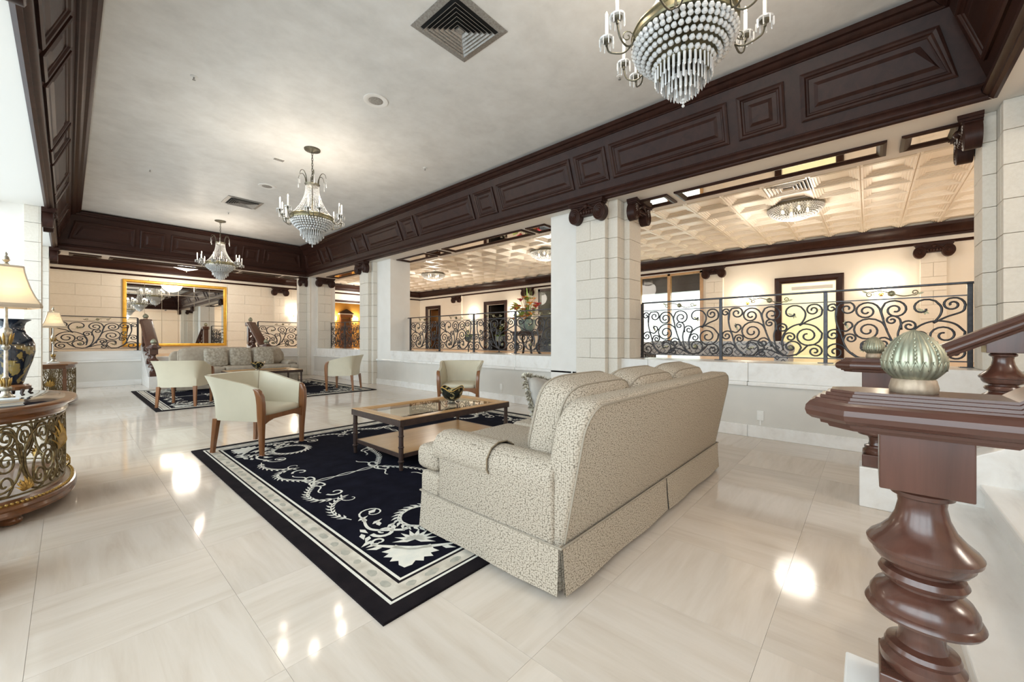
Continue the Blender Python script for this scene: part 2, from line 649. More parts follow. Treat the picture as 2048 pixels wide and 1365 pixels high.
def struct(o, label=None):
    o['kind'] = 'structure'
    if label:
        o['label'] = label
    return o


def copy_tree(o, parent=None):
    c = o.copy()
    COL.objects.link(c)
    c.parent = parent
    for ch in list(o.children):
        copy_tree(ch, c)
    return c


def smooth_pts(pts, k=6):
    """Catmull-Rom through 2-D or 3-D points"""
    P = [Vector(p if len(p) == 3 else (p[0], p[1], 0)) for p in pts]
    if len(P) < 3:
        return P
    Q = [P[0] * 2 - P[1]] + P + [P[-1] * 2 - P[-2]]
    out = []
    for i in range(1, len(Q) - 2):
        for j in range(k):
            t = j / k
            a, b, c, d = Q[i - 1], Q[i], Q[i + 1], Q[i + 2]
            out.append(0.5 * ((2 * b) + (c - a) * t + (2 * a - 5 * b + 4 * c - d) * t * t + (3 * b - a - 3 * c + d) * t ** 3))
    out.append(P[-1])
    return out


def spiral(p, c, turns, sgn, shrink=0.16, step=16):
    """2-D volute from point p around centre c"""
    dx, dy = p[0] - c[0], p[1] - c[1]
    r0 = math.hypot(dx, dy)
    a0 = math.atan2(dy, dx)
    n = max(4, int(turns * step))
    out = []
    for i in range(1, n + 1):
        t = i / n
        r = r0 * (1 - (1 - shrink) * t ** 0.85)
        a = a0 + sgn * 2 * PI * turns * t
        out.append((c[0] + r * math.cos(a), c[1] + r * math.sin(a)))
    return out


def rrect(x0, x1, z0, z1, r_top, n=5, r_bot=0.0):
    """outline of a rectangle with rounded upper (and lower) corners"""
    pts = []
    if r_bot > 0:
        for k in range(n + 1):
            a = PI + PI / 2 * k / n
            pts.append((x0 + r_bot + r_bot * math.cos(a), z0 + r_bot + r_bot * math.sin(a)))
        for k in range(n + 1):
            a = 1.5 * PI + PI / 2 * k / n
            pts.append((x1 - r_bot + r_bot * math.cos(a), z0 + r_bot + r_bot * math.sin(a)))
    else:
        pts += [(x0, z0), (x1, z0)]
    for k in range(n + 1):
        a = PI / 2 * k / n
        pts.append((x1 - r_top + r_top * math.cos(a), z1 - r_top + r_top * math.sin(a)))
    for k in range(n + 1):
        a = PI / 2 + PI / 2 * k / n
        pts.append((x0 + r_top + r_top * math.cos(a), z1 - r_top + r_top * math.sin(a)))
    return pts


def puff(w, d, h, ex=0.28, ez=0.75, n=28, m=14):
    """superellipsoid cushion centred at origin (w along x, d along y thickness, h along z)"""
    def sg(v, e):
        return math.copysign(abs(v) ** e, v)
    rows = []
    for i in range(m + 1):
        ph = -PI / 2 + PI * i / m
        row = []
        for k in range(n):
            th = 2 * PI * k / n
            ce = sg(math.cos(ph), ez)
            row.append((w / 2 * ce * sg(math.cos(th), ex), d / 2 * sg(math.sin(ph), ez), h / 2 * ce * sg(math.sin(th), ex)))
        rows.append(row)
    return MB().grid(rows, True)


# ------------------------------------------------------------------ the setting: levels
PX = 5.65          # face of the right parapet
FY = 14.55         # face of the far parapet
NY = -1.35         # face of the near parapet
GZ = 0.735         # gallery floor
LEDGE = 0.912      # curb under the railings
ZB, ZT = 3.33, 4.22
ZG = 3.70          # gallery ceiling
XB = 12.6          # gallery back wall
YB = 17.9          # far wall
YN = -5.2          # wall behind the camera

floor = struct(MB().box(-1.0, PX + 0.1, NY - 0.1, FY + 0.1, -0.08, -0.006).build('floor', 'grout'), 'glossy beige marble tile floor of the lobby')
TILE = 0.635
_tm = MB().box(-TILE / 2 + 0.0005, TILE / 2 - 0.0005, -TILE / 2 + 0.0005, TILE / 2 - 0.0005, -0.005, 0.0).data('tile', 'floor_marble')
for i in range(-2, 9):
    for j in range(-3, 23):
        xa, ya = 0.53 + i * TILE, 0.31 + j * TILE
        if xa + TILE < -0.95 or xa > PX or ya > FY + 0.05 or ya + TILE < NY:
            continue
        x0, x1 = xa, min(xa + TILE, PX + 0.05)
        y0, y1 = ya, min(ya + TILE, FY + 0.05)
        turn = PI / 2 if (i + j) % 2 else 0.0
        sx, sy = (x1 - x0) / TILE, (y1 - y0) / TILE
        inst('tile', _tm, floor, ((x0 + x1) / 2, (y0 + y1) / 2, 0), (0, 0, turn), (sy, sx, 1) if turn else (sx, sy, 1))

ceiling = struct(MB().box(0.05, 5.10, -0.52, 13.72, ZT, ZT + 0.1).build('ceiling', 'ceiling_plaster'), 'mottled off-white plaster ceiling of the lobby')

# ---- the dark panelled cove around the ceiling
RB = (-0.24, 5.40, -0.83, 14.07)
RT = (0.10, 5.05, -0.47, 13.67)


def cove_map(side):
    """returns f(s, t, n): s along the beam, t 0..1 up the slope, n out of the face"""
    dz = ZT - ZB
    if side == 'right':
        xb, xt = RB[1], RT[1]
        L = math.hypot(dz, xb - xt)
        nx, nz = -dz / L, -(xb - xt) / L
        return lambda s, t, n: (xb + (xt - xb) * t + nx * n, s, ZB + dz * t + nz * n), (RB[2], RB[3], RT[2], RT[3]), L
    if side == 'left':
        xb, xt = RB[0], RT[0]
        L = math.hypot(dz, xb - xt)
        nx, nz = dz / L, -(xt - xb) / L
        return lambda s, t, n: (xb + (xt - xb) * t + nx * n, s, ZB + dz * t + nz * n), (RB[2], RB[3], RT[2], RT[3]), L
    if side == 'far':
        yb, yt = RB[3], RT[3]
        L = math.hypot(dz, yb - yt)
        ny, nz = -dz / L, -(yb - yt) / L
        return lambda s, t, n: (s, yb + (yt - yb) * t + ny * n, ZB + dz * t + nz * n), (RB[0], RB[1], RT[0], RT[1]), L
    yb, yt = RB[2], RT[2]
    L = math.hypot(dz, yb - yt)
    ny, nz = dz / L, -(yt - yb) / L
    return lambda s, t, n: (s, yb + (yt - yb) * t + ny * n, ZB + dz * t + nz * n), (RB[0], RB[1], RT[0], RT[1]), L


LOWER = [(-0.02, 0.0), (-0.02, 0.03), (0.0, 0.05), (0.02, 0.045), (0.03, 0.06), (0.055, 0.075), (0.085, 0.07), (0.11, 0.05), (0.12, 0.035), (0.135, 0.03), (0.14, 0.0)]
UPPER = [(0.855, 0.0), (0.86, 0.02), (0.875, 0.025), (0.89, 0.05), (0.915, 0.06), (0.94, 0.07), (0.955, 0.10), (0.985, 0.11), (1.0, 0.12), (1.005, 0.0)]
PANEL_FRAME = [(0.0, 0.0), (0.0, 0.022), (0.02, 0.030), (0.040, 0.026), (0.052, 0.012), (0.068, 0.008), (0.075, -0.002)]
FIELD = [(0.075, 0.0), (0.115, 0.002), (0.15, 0.016), (0.158, 0.016)]


def cove_side(idx, side, panels):
    f, (b0, b1, t0, t1), L = cove_map(side)

    def s0(t):
        return b0 + (t0 - b0) * t

    def s1(t):
        return b1 + (t1 - b1) * t
    rows = [[f(s0(t), t, n), f(s1(t), t, n)] for t, n in ((0, 0), (1, 0))]
    rows2 = [[f(s0(t), t, n), f(s1(t), t, n)] for t, n in ((1, -0.08), (0, -0.08))]
    root = MB().grid(rows + rows2 + rows[:1]).build('trim_%d' % idx, 'mahogany')
    struct(root, {'right': 'dark mahogany panelled cove beam above the right-hand arches', 'left': 'dark mahogany panelled cove beam along the window wall',
                  'far': 'dark mahogany panelled cove beam at the far end of the lobby', 'near': 'dark mahogany panelled cove beam over the near stairs'}[side])
    for nm, prof in (('lower_moulding', LOWER), ('crown_moulding', UPPER)):
        MB().grid([[f(s0(t) + (n if side in ('right', 'left', 'far', 'near') else 0), t, n), f(s1(t) - n, t, n)] for t, n in prof]).build(nm, 'mahogany', root, smooth=True)
    for (a, b) in panels:
        tb, tt = 0.25, 0.735

        def rect(d):
            db = d / L
            la, lb = max(a, s0(tb) + 0.10), min(b, s1(tb) - 0.10)
            lat, lbt = max(a, s0(tt) + 0.10), min(b, s1(tt) - 0.10)
            return [(la + d, tb + db), (lb - d, tb + db), (lbt - d, tt - db), (lat + d, tt - db)]
        m = MB()
        rows = []
        for d, n in PANEL_FRAME + FIELD:
            rows.append([f(s, t, n) for s, t in rect(d)])
        m.grid(rows, True)
        k = len(m.v)
        m.f.append((k - 4, k - 3, k - 2, k - 1))
        m.build('panel', 'mahogany', root)
    return root


_half = [(-0.60, 0.54), (0.68, 1.14), (1.24, 2.76), (2.83, 3.35), (3.43, 4.99), (5.09, 5.60)]
LONGP = _half + [(5.70, 7.50)] + [(13.2 - b, 13.2 - a) for a, b in reversed(_half)]
SHORTP = [(0.0, 1.14), (1.24, 1.72), (1.84, 3.34), (3.46, 3.92), (4.02, 5.14)]
cove_side(1, 'right', LONGP)
cove_side(2, 'left', LONGP)
cove_side(3, 'far', SHORTP)
cove_side(4, 'near', SHORTP)

# ---- soffit around the cove, with framed slots over the galleries
SLOT_X = (5.85, 6.23)


def slot_rects():
    out = []
    for a, b in ((-0.67, -0.29), (-0.12, 2.06), (2.22, 2.60), (4.45, 4.85), (5.0, 7.4), (7.62, 7.98), (8.15, 9.30), (11.2, 11.6), (11.75, 13.6)):
        out.append((SLOT_X[0], SLOT_X[1], a, b))
    return out


SLOTS = slot_rects()
FSLOTS = [(0.05, 0.55, 14.52, 14.90), (0.75, 2.9, 14.52, 14.90), (3.05, 3.5, 14.52, 14.90), (3.65, 4.7, 14.52, 14.90), (4.85, 5.3, 14.52, 14.90)]


def holed_soffit(name, x0, x1, y0, y1, holes, along, label):
    m = MB()
    if along == 'y':
        cur = y0
        for (a0, a1, c0, c1) in sorted(holes, key=lambda h: h[2]):
            m.box(x0, x1, cur, c0, ZB, ZB + 0.06)
            m.box(x0, a0, c0, c1, ZB, ZB + 0.06)
            m.box(a1, x1, c0, c1, ZB, ZB + 0.06)
            cur = c1
        m.box(x0, x1, cur, y1, ZB, ZB + 0.06)
    else:
        cur = x0
        for (a0, a1, c0, c1) in sorted(holes):
            m.box(cur, a0, y0, y1, ZB, ZB + 0.06)
            m.box(a0, a1, y0, c0, ZB, ZB + 0.06)
            m.box(a0, a1, c1, y1, ZB, ZB + 0.06)
            cur = a1
        m.box(cur, x1, y0, y1, ZB, ZB + 0.06)
    o = m.build(name, 'soffit_paint')
    return struct(o, label)


sof_r = holed_soffit('ceiling_soffit_right', 5.40, 6.42, YN, 14.07, SLOTS, 'y', 'white soffit with framed mirror slots over the right-hand railings')
sof_f = holed_soffit('ceiling_soffit_far', -1.0, 6.42, 14.07, 15.0, FSLOTS, 'x', 'white soffit with framed slots over the far stairs')
for s_, rs in ((sof_r, SLOTS), (sof_f, FSLOTS)):
    for (a0, a1, c0, c1) in rs:
        m = MB()
        for d, n in ((-0.03, 0.0), (-0.03, -0.022), (0.0, -0.03), (0.025, -0.024), (0.05, -0.008), (0.055, -0.002)):
            m.add([(a0 + d, c0 + d, ZB + n), (a1 - d, c0 + d, ZB + n), (a1 - d, c1 - d, ZB + n), (a0 + d, c1 - d, ZB + n)], [])
        for i in range(5):
            for k in range(4):
                m.f.append((i * 4 + k, i * 4 + (k + 1) % 4, (i + 1) * 4 + (k + 1) % 4, (i + 1) * 4 + k))
        m.build('slot_frame', 'mahogany', s_)
        MB().box(a0 + 0.03, a1 - 0.03, c0 + 0.03, c1 - 0.03, ZB - 0.003, ZB + 0.01).build('mirror_pane', 'dark_mirror', s_)
struct(MB().box(-1.0, RB[0], -0.83, 14.07, ZB, ZB + 0.06).build('ceiling_soffit_left', 'soffit_paint'), 'pale soffit along the window wall')
struct(MB().box(-1.0, 5.40, YN, -0.83, ZB, ZB + 0.06).build('ceiling_soffit_near', 'soffit_paint'), 'white soffit over the near stairs')
# risers from the soffit edge up to the gallery ceiling
struct(MB().box(6.42, 6.46, YN, 15.04, ZB, ZG + 0.05).build('trim_5', 'soffit_paint'), 'white soffit edge toward the right gallery')
struct(MB().box(-1.0, 6.46, 15.0, 15.04, ZB, ZG + 0.05).build('trim_6', 'soffit_paint'), 'white soffit edge toward the far gallery')

# ---- gallery ceilings
tin = struct(MB().box(6.42, XB + 0.1, YN, 23.0, ZG + 0.07, ZG + 0.12).build('ceiling_gallery', 'tin'), 'cream pressed-tin tile ceiling of the raised gallery')
struct(MB().box(-1.0, 6.5, 15.0, YB + 0.1, ZG, ZG + 0.1).build('ceiling_far_gallery', 'soffit_paint'), 'cream ceiling of the far gallery')
TT = 0.61
_tp = [(0.0, 0.016), (0.010, 0.0), (0.030, 0.0), (0.036, 0.016), (0.062, 0.016), (0.068, 0.030), (0.094, 0.030), (0.100, 0.044), (0.126, 0.044), (0.132, 0.058)]
m = MB()
for d, h in _tp:
    q = TT / 2 - d
    m.add([(-q, -q, h), (q, -q, h), (q, q, h), (-q, q, h)], [])
for i in range(len(_tp) - 1):
    for k in range(4):
        m.f.append((i * 4 + k, i * 4 + (k + 1) % 4, (i + 1) * 4 + (k + 1) % 4, (i + 1) * 4 + k))
m.f.append(tuple(range(len(m.v) - 4, len(m.v))))
_tin = m.data('tin_tile', 'tin', fix=False)
for i in range(-1, 9):
    for j in range(-4, 28):
        x = 7.67 + TT * (i + 0.5)
        y = 0.70 + TT * (j + 0.5)
        if x > XB + 0.2 or y > YB:
            continue
        if (i, j) == (0, 0):
            continue
        inst('tin_tile', _tin, tin, (x, y, ZG))
# ---- gallery floors
struct(MB().box(PX + 0.3, XB + 0.1, YN, 23.0, GZ - 0.1, GZ).build('floor_gallery', 'gallery_floor'), 'tan polished floor of the raised right gallery')
struct(MB().box(-1.0, PX + 0.3, FY + 0.32, YB + 0.1, GZ - 0.1, GZ).build('floor_far_gallery', 'gallery_floor'), 'tan polished floor of the far landing')
struct(MB().box(-1.0, PX + 0.3, YN, NY - 0.3, GZ - 0.1, GZ).build('floor_near_gallery', 'gallery_floor'), 'tan polished floor of the landing behind the near stairs')


# ---- parapets: base, stucco panel, sill moulding, marble band
def parapet(name, label, horiz, a, b, face, sign, back):
    """horiz 'y': runs in y with its face at x=face looking -sign; back = depth"""
    root = thing(name, label, None, kind='structure')

    def bx(nm, d0, d1, z0, z1, mat, bev=0.0):
        lo, hi = sorted((face + sign * d0, face + sign * d1))
        mm = MB()
        if horiz == 'y':
            mm.box(lo, hi, a, b, z0, z1)
        else:
            mm.box(a, b, lo, hi, z0, z1)
        return mm.build(nm, mat, root, bevel=bev)
    bx('panel', 0.0, back, 0.0, 0.63, 'stucco')
    # base slabs and band slabs are separate marble pieces
    n = max(1, int(round((b - a) / 1.25)))
    for i in range(n):
        p, q = a + (b - a) * i / n + 0.0012, a + (b - a) * (i + 1) / n - 0.0012
        for nm, d0, d1, z0, z1, bev in (('base_slab', -0.022, 0.05, 0.0, 0.145, 0.006), ('band_slab', 0.012, back + 0.02, 0.68, LEDGE, 0.008), ('sill_slab', -0.03, back, 0.63, 0.68, 0.012)):
            lo, hi = sorted((face + sign * d0, face + sign * d1))
            mm = MB()
            if horiz == 'y':
                mm.box(lo, hi, p, q, z0, z1)
            else:
                mm.box(p, q, lo, hi, z0, z1)
            mm.build(nm, 'white_marble', root, bevel=bev)
    return root


STX0, STX1 = 1.33, 4.015       # outer sides of the stair pedestals (near stair)
parapet('wall_right_parapet', 'low parapet with marble cap below the right-hand railings', 'y', NY - 0.1, FY + 0.7, PX, 1, 0.72)
parapet('wall_far_parapet', 'low parapet left of the far stairs', 'x', -0.5, 1.33, FY, 1, 0.35)
parapet('wall_far_parapet', 'low parapet right of the far stairs', 'x', 4.05, PX, FY, 1, 0.35)
parapet('wall_near_parapet', 'low parapet beside the near stairs', 'x', 4.05, PX, NY, -1, 0.35)
parapet('wall_near_parapet', 'low parapet on the window side of the near stairs', 'x', -0.5, 1.33, NY, -1, 0.35)


# ---- carved capitals and stone piers
def volute_mesh():
    m = MB()
    # a drum with a raised spiral on each face; axis along local Y, front faces -Y
    prof = [(0.0, -0.005), (0.022, -0.02), (0.03, -0.004), (0.045, -0.016), (0.055, -0.004), (0.068, -0.016), (0.08, -0.004), (0.092, -0.014), (0.104, -0.002), (0.104, 0.16), (0.0, 0.16)]
    vs, fs, n = [], [], 20
    for r, y in prof:
        for k in range(n):
            a = 2 * PI * k / n
            vs.append((r * math.cos(a), y, r * math.sin(a)))
    for i in range(len(prof) - 1):
        for k in range(n):
            fs.append((i * n + k, i * n + (k + 1) % n, (i + 1) * n + (k + 1) % n, (i + 1) * n + k))
    return m.add(vs, fs).data('volute', 'mahogany', smooth=True)


VOL = volute_mesh()
ABACUS = MB()
for (w, d, z0, z1) in ((0.30, 0.17, -0.035, 0.0), (0.285, 0.155, -0.06, -0.035), (0.265, 0.135, -0.085, -0.06)):
    # concave-sided slab
    pts = []
    for k in range(9):
        u = -1 + 2 * k / 8
        pts.append((u * w, -d + 0.035 * (1 - u * u)))
    pts += [(w, 0.0), (-w, 0.0)]
    ABACUS.prism(pts, 'z', z0, z1)
ABACUS = ABACUS.data('abacus', 'mahogany')
ECH = MB().box(-0.20, 0.20, -0.10, 0.0, -0.20, -0.085)
for k in range(7):
    ECH.sphere((-0.14 + 0.047 * k, -0.105, -0.155), 0.026, 8, 6, 1.4)
ECH.sphere((0, -0.13, -0.075), 0.04, 8, 6)
for sx in (-1, 1):
    ECH.tube([(sx * 0.03, -0.12, -0.07), (sx * 0.12, -0.115, -0.12), (sx * 0.18, -0.115, -0.16)], [0.02, 0.014, 0.006], 6)
ECH = ECH.data('echinus', 'mahogany', smooth=True)


def capital(parent, loc, rz, k=1.0):
    """front faces local -Y; top at loc"""
    ab = inst('capital', ABACUS, parent, loc, (0, 0, rz), (k, k, 1.0))
    inst('carved_band', ECH, ab)
    for sx in (-1, 1):
        inst('volute', VOL, ab, (sx * 0.215, -0.12, -0.185), (0, 0, 0), (1, 0.7, 1.25))
    return ab


CH = 0.306


def block_face(parent, axis, fixed, lo, hi, z0, z1, sign, mat='stone', depth=0.05, split=True, phase=0):
    """courses of stone blocks on a pilaster face: axis 'x' = face at x=fixed spanning y lo..hi"""
    z = z0
    k = phase
    while z < z1 - 0.02:
        zt = min(z + CH, z1)
        parts = [(lo, hi)] if (k % 2 == 0 or not split) else [(lo, (lo + hi) / 2), ((lo + hi) / 2, hi)]
        for (p, q) in parts:
            g = 0.0022
            c0, c1 = sorted((fixed, fixed + sign * depth))
            mm = MB()
            if axis == 'x':
                mm.box(c0, c1, p + g, q - g, z + g, zt - g)
            else:
                mm.box(p + g, q - g, c0, c1, z + g, zt - g)
            mm.build('stone_block', mat, parent, bevel=0.003, seg=1)
        z = zt
        k += 1


def pier(name, label, core, faces, caps):
    x0, x1, y0, y1 = core
    root = struct(MB().box(x0, x1, y0, y1, 0.0, ZB).build(name, 'plaster'), label)
    for fc in faces:
        block_face(root, *fc)
    for c in caps:
        capital(root, *c)
    return root


ZS = LEDGE - 3 * CH + 0.0
# faces: (axis, fixed, lo, hi, z0, z1, sign, mat, depth, split, phase)
# right side, middle pier
pier('wall_pier_middle', 'stone-faced pier between the two large railed openings', (5.62, 6.36, 2.86, 4.12),
     [('x', 5.45, 2.98, 3.50, 0.0, ZB, 1, 'stone', 0.16, True, 0), ('x', 5.54, 2.82, 2.98, 0.0, ZB, 1, 'stone', 0.09, False, 1),
      ('y', 2.82, 5.62, 6.36, 0.0, ZB, 1, 'stone', 0.04, False, 0), ('y', 2.73, 5.75, 6.15, LEDGE, ZB, 1, 'stone', 0.088, True, 1)],
     [((5.45, 3.24, ZB), -PI / 2), ((5.95, 2.73, ZB), 0.0)])
pier('wall_pier_near', 'stone-faced pier beside the near stairs', (5.62, 6.36, -2.3, -0.93),
     [('x', 5.45, -1.60, -1.08, 0.0, ZB, 1, 'stone', 0.16, True, 0), ('x', 5.54, -1.08, -0.89, 0.0, ZB, 1, 'stone', 0.09, False, 1),
      ('y', -0.93, 5.62, 6.36, 0.0, ZB, 1, 'stone', 0.04, False, 0), ('y', -0.80, 5.75, 6.15, LEDGE, ZB, -1, 'stone', 0.088, True, 1)],
     [((5.45, -1.34, ZB), -PI / 2), ((5.95, -0.80, ZB), PI)])
pier('wall_pier_inner', 'pier with a smooth white reveal before the third opening', (5.66, 6.26, 9.36, 10.9),
     [('x', 5.45, 10.13, 10.60, 0.0, ZB, 1, 'stone', 0.20, True, 0), ('x', 5.54, 10.02, 10.13, 0.0, ZB, 1, 'stone', 0.12, False, 1)],
     [((5.45, 10.36, ZB), -PI / 2)])
pier('wall_pier_corner', 'stone-faced corner pier at the far end of the arches', (5.55, 6.36, 14.16, 15.0),
     [('x', 5.50, 14.16, 14.6, 0.0, ZB, 1, 'stone', 0.05, True, 0), ('y', 14.10, 5.74, 6.20, LEDGE, ZB, 1, 'stone', 0.06, True, 1),
      ('y', 14.42, 5.25, 5.50, 0.0, ZB, 1, 'stone', 0.2, False, 0)],
     [((5.97, 14.10, ZB), 0.0), ((5.40, 14.42, ZB), 0.0, 0.6), ((5.50, 14.5, ZB), -PI / 2, 0.6)])
# window side
pier('wall_pier_window', 'stone-faced pier on the window side above the second console', (-1.0, -0.40, 9.90, 10.5),
     [('y', 9.86, -0.46, -0.30, 0.0, ZB, 1, 'stone', 0.04, False, 0), ('x', -0.28, 9.86, 10.36, 0.0, ZB, -1, 'stone', 0.12, True, 1)],
     [((-0.28, 10.11, ZB), PI / 2)])
pier('wall_pier_window_far', 'stone-faced pier in the far corner of the window side', (-1.0, -0.40, 13.9, 14.7),
     [('y', 13.92, -0.40, -0.28, 0.0, ZB, 1, 'stone', 0.04, False, 0), ('x', -0.28, 13.96, 14.46, 0.0, ZB, -1, 'stone', 0.12, True, 1)],
     [((-0.28, 14.2, ZB), PI / 2)])
pier('wall_pier_window_near', 'stone-faced pier between the two lobby windows', (-1.0, -0.40, 2.9, 3.5),
     [('x', -0.28, 2.95, 3.45, 0.0, ZB, -1, 'stone', 0.12, True, 1)], [((-0.28, 3.2, ZB), PI / 2)])

# ---- outer walls
lw = MB()
lw.box(-1.06, -1.0, 9.9, 10.5, 0, ZB).box(-1.06, -1.0, NY - 4, -2.0, 0, ZB).box(-1.06, -1.0, 2.9, 3.5, 0, ZB).box(-1.06, -1.0, 14.7, YB, 0, ZG)
lw.box(-1.06, -1.0, -2.0, 9.9, 0, 0.45).box(-1.06, -1.0, -2.0, 9.9, 3.25, ZB).box(-1.06, -1.0, 10.5, 13.9, 0, 0.45).box(-1.06, -1.0, 10.5, 13.9, 3.25, ZB)
struct(lw.build('wall_left_window_wall', 'plaster'), 'white window wall of the lobby')
struct(MB().box(-1.0, -0.40, 14.7, YB, 0, ZG).build('wall_left_far', 'gallery_stone'), 'stone end wall beside the far landing')
struct(MB().box(-1.06, XB + 0.1, YN - 0.1, YN, 0, ZG + 0.1).build('wall_near', 'gallery_wall'), 'cream wall behind the near stairs')
for i, (ya, yb2) in enumerate(((-2.0, 2.9), (3.5, 9.9), (10.5, 13.9))):  # third window is unseen, added to let more light into the far end
    wr = thing('window_%d' % (i + 1), 'tall street window with white bars', None, kind='structure')
    nn = int(round((yb2 - ya) / 1.2))
    fr = MB().box(-1.05, -0.97, ya, yb2, 0.45, 0.51).box(-1.05, -0.97, ya, yb2, 3.19, 3.25).box(-1.05, -0.97, ya, ya + 0.06, 0.45, 3.25).box(-1.05, -0.97, yb2 - 0.06, yb2, 0.45, 3.25)
    fr.build('window_frame', 'plaster', wr)
    for k in range(nn):
        p, q = ya + (yb2 - ya) * k / nn, ya + (yb2 - ya) * (k + 1) / nn
        MB().box(-1.02, -1.01, p + 0.03, q - 0.03, 0.51, 3.19).build('pane', 'glass', wr)
        if k:
            MB().box(-1.05, -0.98, p - 0.03, p + 0.03, 0.51, 3.19).build('mullion', 'plaster', wr)


# back wall of the right gallery with doorways
def wall_with_holes(name, axis, fixed, a, b, z0, z1, holes, mat, thick=0.12):
    m = MB()
    cur = a
    for (p, q, zb, zt) in sorted(holes):
        for (u0, u1, w0, w1) in ((cur, p, z0, z1), (p, q, z0, zb), (p, q, zt, z1)):
            if u1 - u0 > 1e-4 and w1 - w0 > 1e-4:
                if axis == 'x':
                    m.box(fixed, fixed + thick, u0, u1, w0, w1)
                else:
                    m.box(u0, u1, fixed, fixed + thick, w0, w1)
        cur = q
    if axis == 'x':
        m.box(fixed, fixed + thick, cur, b, z0, z1)
    else:
        m.box(cur, b, fixed, fixed + thick, z0, z1)
    return struct(m.build(name, mat))


DOORS = [(0.60, 1.70, GZ, 2.67), (11.72, 12.80, GZ, 2.75), (16.30, 17.18, GZ, 2.78)]
STORE = (3.66, 6.6, GZ, 3.26)
ARCH = (8.3, 9.85, GZ, 3.22)
wb = wall_with_holes('wall_gallery_back', 'x', XB, YN, 23.0, 0, ZG + 0.1, DOORS + [STORE, ARCH], 'gallery_wall')
wb['label'] = 'cream back wall of the raised gallery'
wf = wall_with_holes('wall_far', 'y', YB, -0.5, 6.5, 0, ZG + 0.1, [], 'gallery_stone')
wf['label'] = 'cream stone-coursed wall at the far end behind the mirror'
we = wall_with_holes('wall_gallery_end', 'y', YB, 6.5, XB, 0, ZG + 0.1, [(6.6, 10.6, GZ, 2.88)], 'gallery_wall')
we['label'] = 'cream end wall of the gallery with a wide opening'
struct(MB().box(6.0, XB, 21.2, 21.3, 0, ZG).build('wall_orange_room', 'orange_wall'), 'amber painted wall of the room beyond the gallery')
struct(MB().box(6.4, 6.5, YB, 21.3, 0, ZG).build('wall_orange_side', 'orange_wall'), 'amber painted side wall beyond the gallery')

# stone courses on the far wall, seen as separate blocks left of the mirror
zz = GZ + 0.1
k = 0
while zz < 3.28:
    zt2 = min(zz + 0.345, 3.30)
    x = -0.40 - (0.55 if k % 2 else 0.0)
    while x < 6.5:
        p, q = max(x, -0.39), min(x + 1.1, 6.48)
        if q - p > 0.05 and not (p > 1.2 and q < 3.94 and zt2 < 3.1):
            MB().box(p + 0.003, q - 0.003, YB - 0.02, YB + 0.01, zz + 0.003, zt2 - 0.003).build('stone_block', 'gallery_stone', wf, bevel=0.003, seg=1)
        x += 1.1
    zz = zt2
    k += 1


# crown mouldings and picture rails of the galleries
def run_moulding(name, label, axis, fixed, a, b, prof, sign, mat='mahogany'):
    rows = []
    for d, z in prof:
        c = fixed - sign * d
        rows.append([(c, a, z), (c, b, z)] if axis == 'x' else [(a, c, z), (b, c, z)])
    return struct(MB().grid(rows).build(name, mat, smooth=True), label)


CROWN = [(0.0, 3.44), (0.05, 3.44), (0.06, 3.48), (0.10, 3.50), (0.12, 3.56), (0.20, 3.62), (0.24, 3.64), (0.25, 3.70), (0.0, 3.70)]
PRAIL = [(0.0, 3.29), (0.03, 3.29), (0.045, 3.32), (0.03, 3.35), (0.0, 3.35)]
run_moulding('trim_7', 'dark crown moulding under the tin ceiling', 'x', XB, YN, YB, CROWN, 1)
run_moulding('trim_8', 'thin dark picture rail on the gallery back wall', 'x', XB, YN, YB, PRAIL, 1)
run_moulding('trim_9', 'dark crown moulding above the far mirror', 'y', YB, -0.4, XB, CROWN, 1)
run_moulding('trim_10', 'thin dark picture rail above the far mirror', 'y', YB, -0.4, XB, PRAIL, 1)
run_moulding('trim_11', 'dark lintel moulding over the opening to the amber room', 'y', YB, 6.6, 10.3, [(0.0, 2.92), (0.05, 2.92), (0.06, 3.0), (0.0, 3.02)], 1)

# engaged pilasters on the gallery walls
for (ya, yb2) in ((-1.25, -0.85), (3.10, 3.56), (10.05, 10.55), (14.45, 15.05)):
    pr = struct(MB().box(XB - 0.05, XB, ya, yb2, GZ, 3.30).build('wall_pilaster', 'gallery_stone'), 'shallow stone pilaster with carved capital on the gallery back wall')
    block_face(pr, 'x', XB - 0.09, ya, yb2, GZ, 3.29, 1, 'gallery_stone', 0.04, True, 1)
    capital(pr, (XB - 0.09, (ya + yb2) / 2, 3.29), -PI / 2)
pr = struct(MB().box(5.55, 5.95, YB - 0.05, YB, GZ, 3.30).build('wall_pilaster', 'gallery_stone'), 'shallow stone pilaster with carved capital beside the far mirror')
block_face(pr, 'y', YB - 0.09, 5.55, 5.95, GZ, 3.22, 1, 'gallery_stone', 0.04, True, 1)
capital(pr, (5.75, YB - 0.09, 3.29), 0.0)


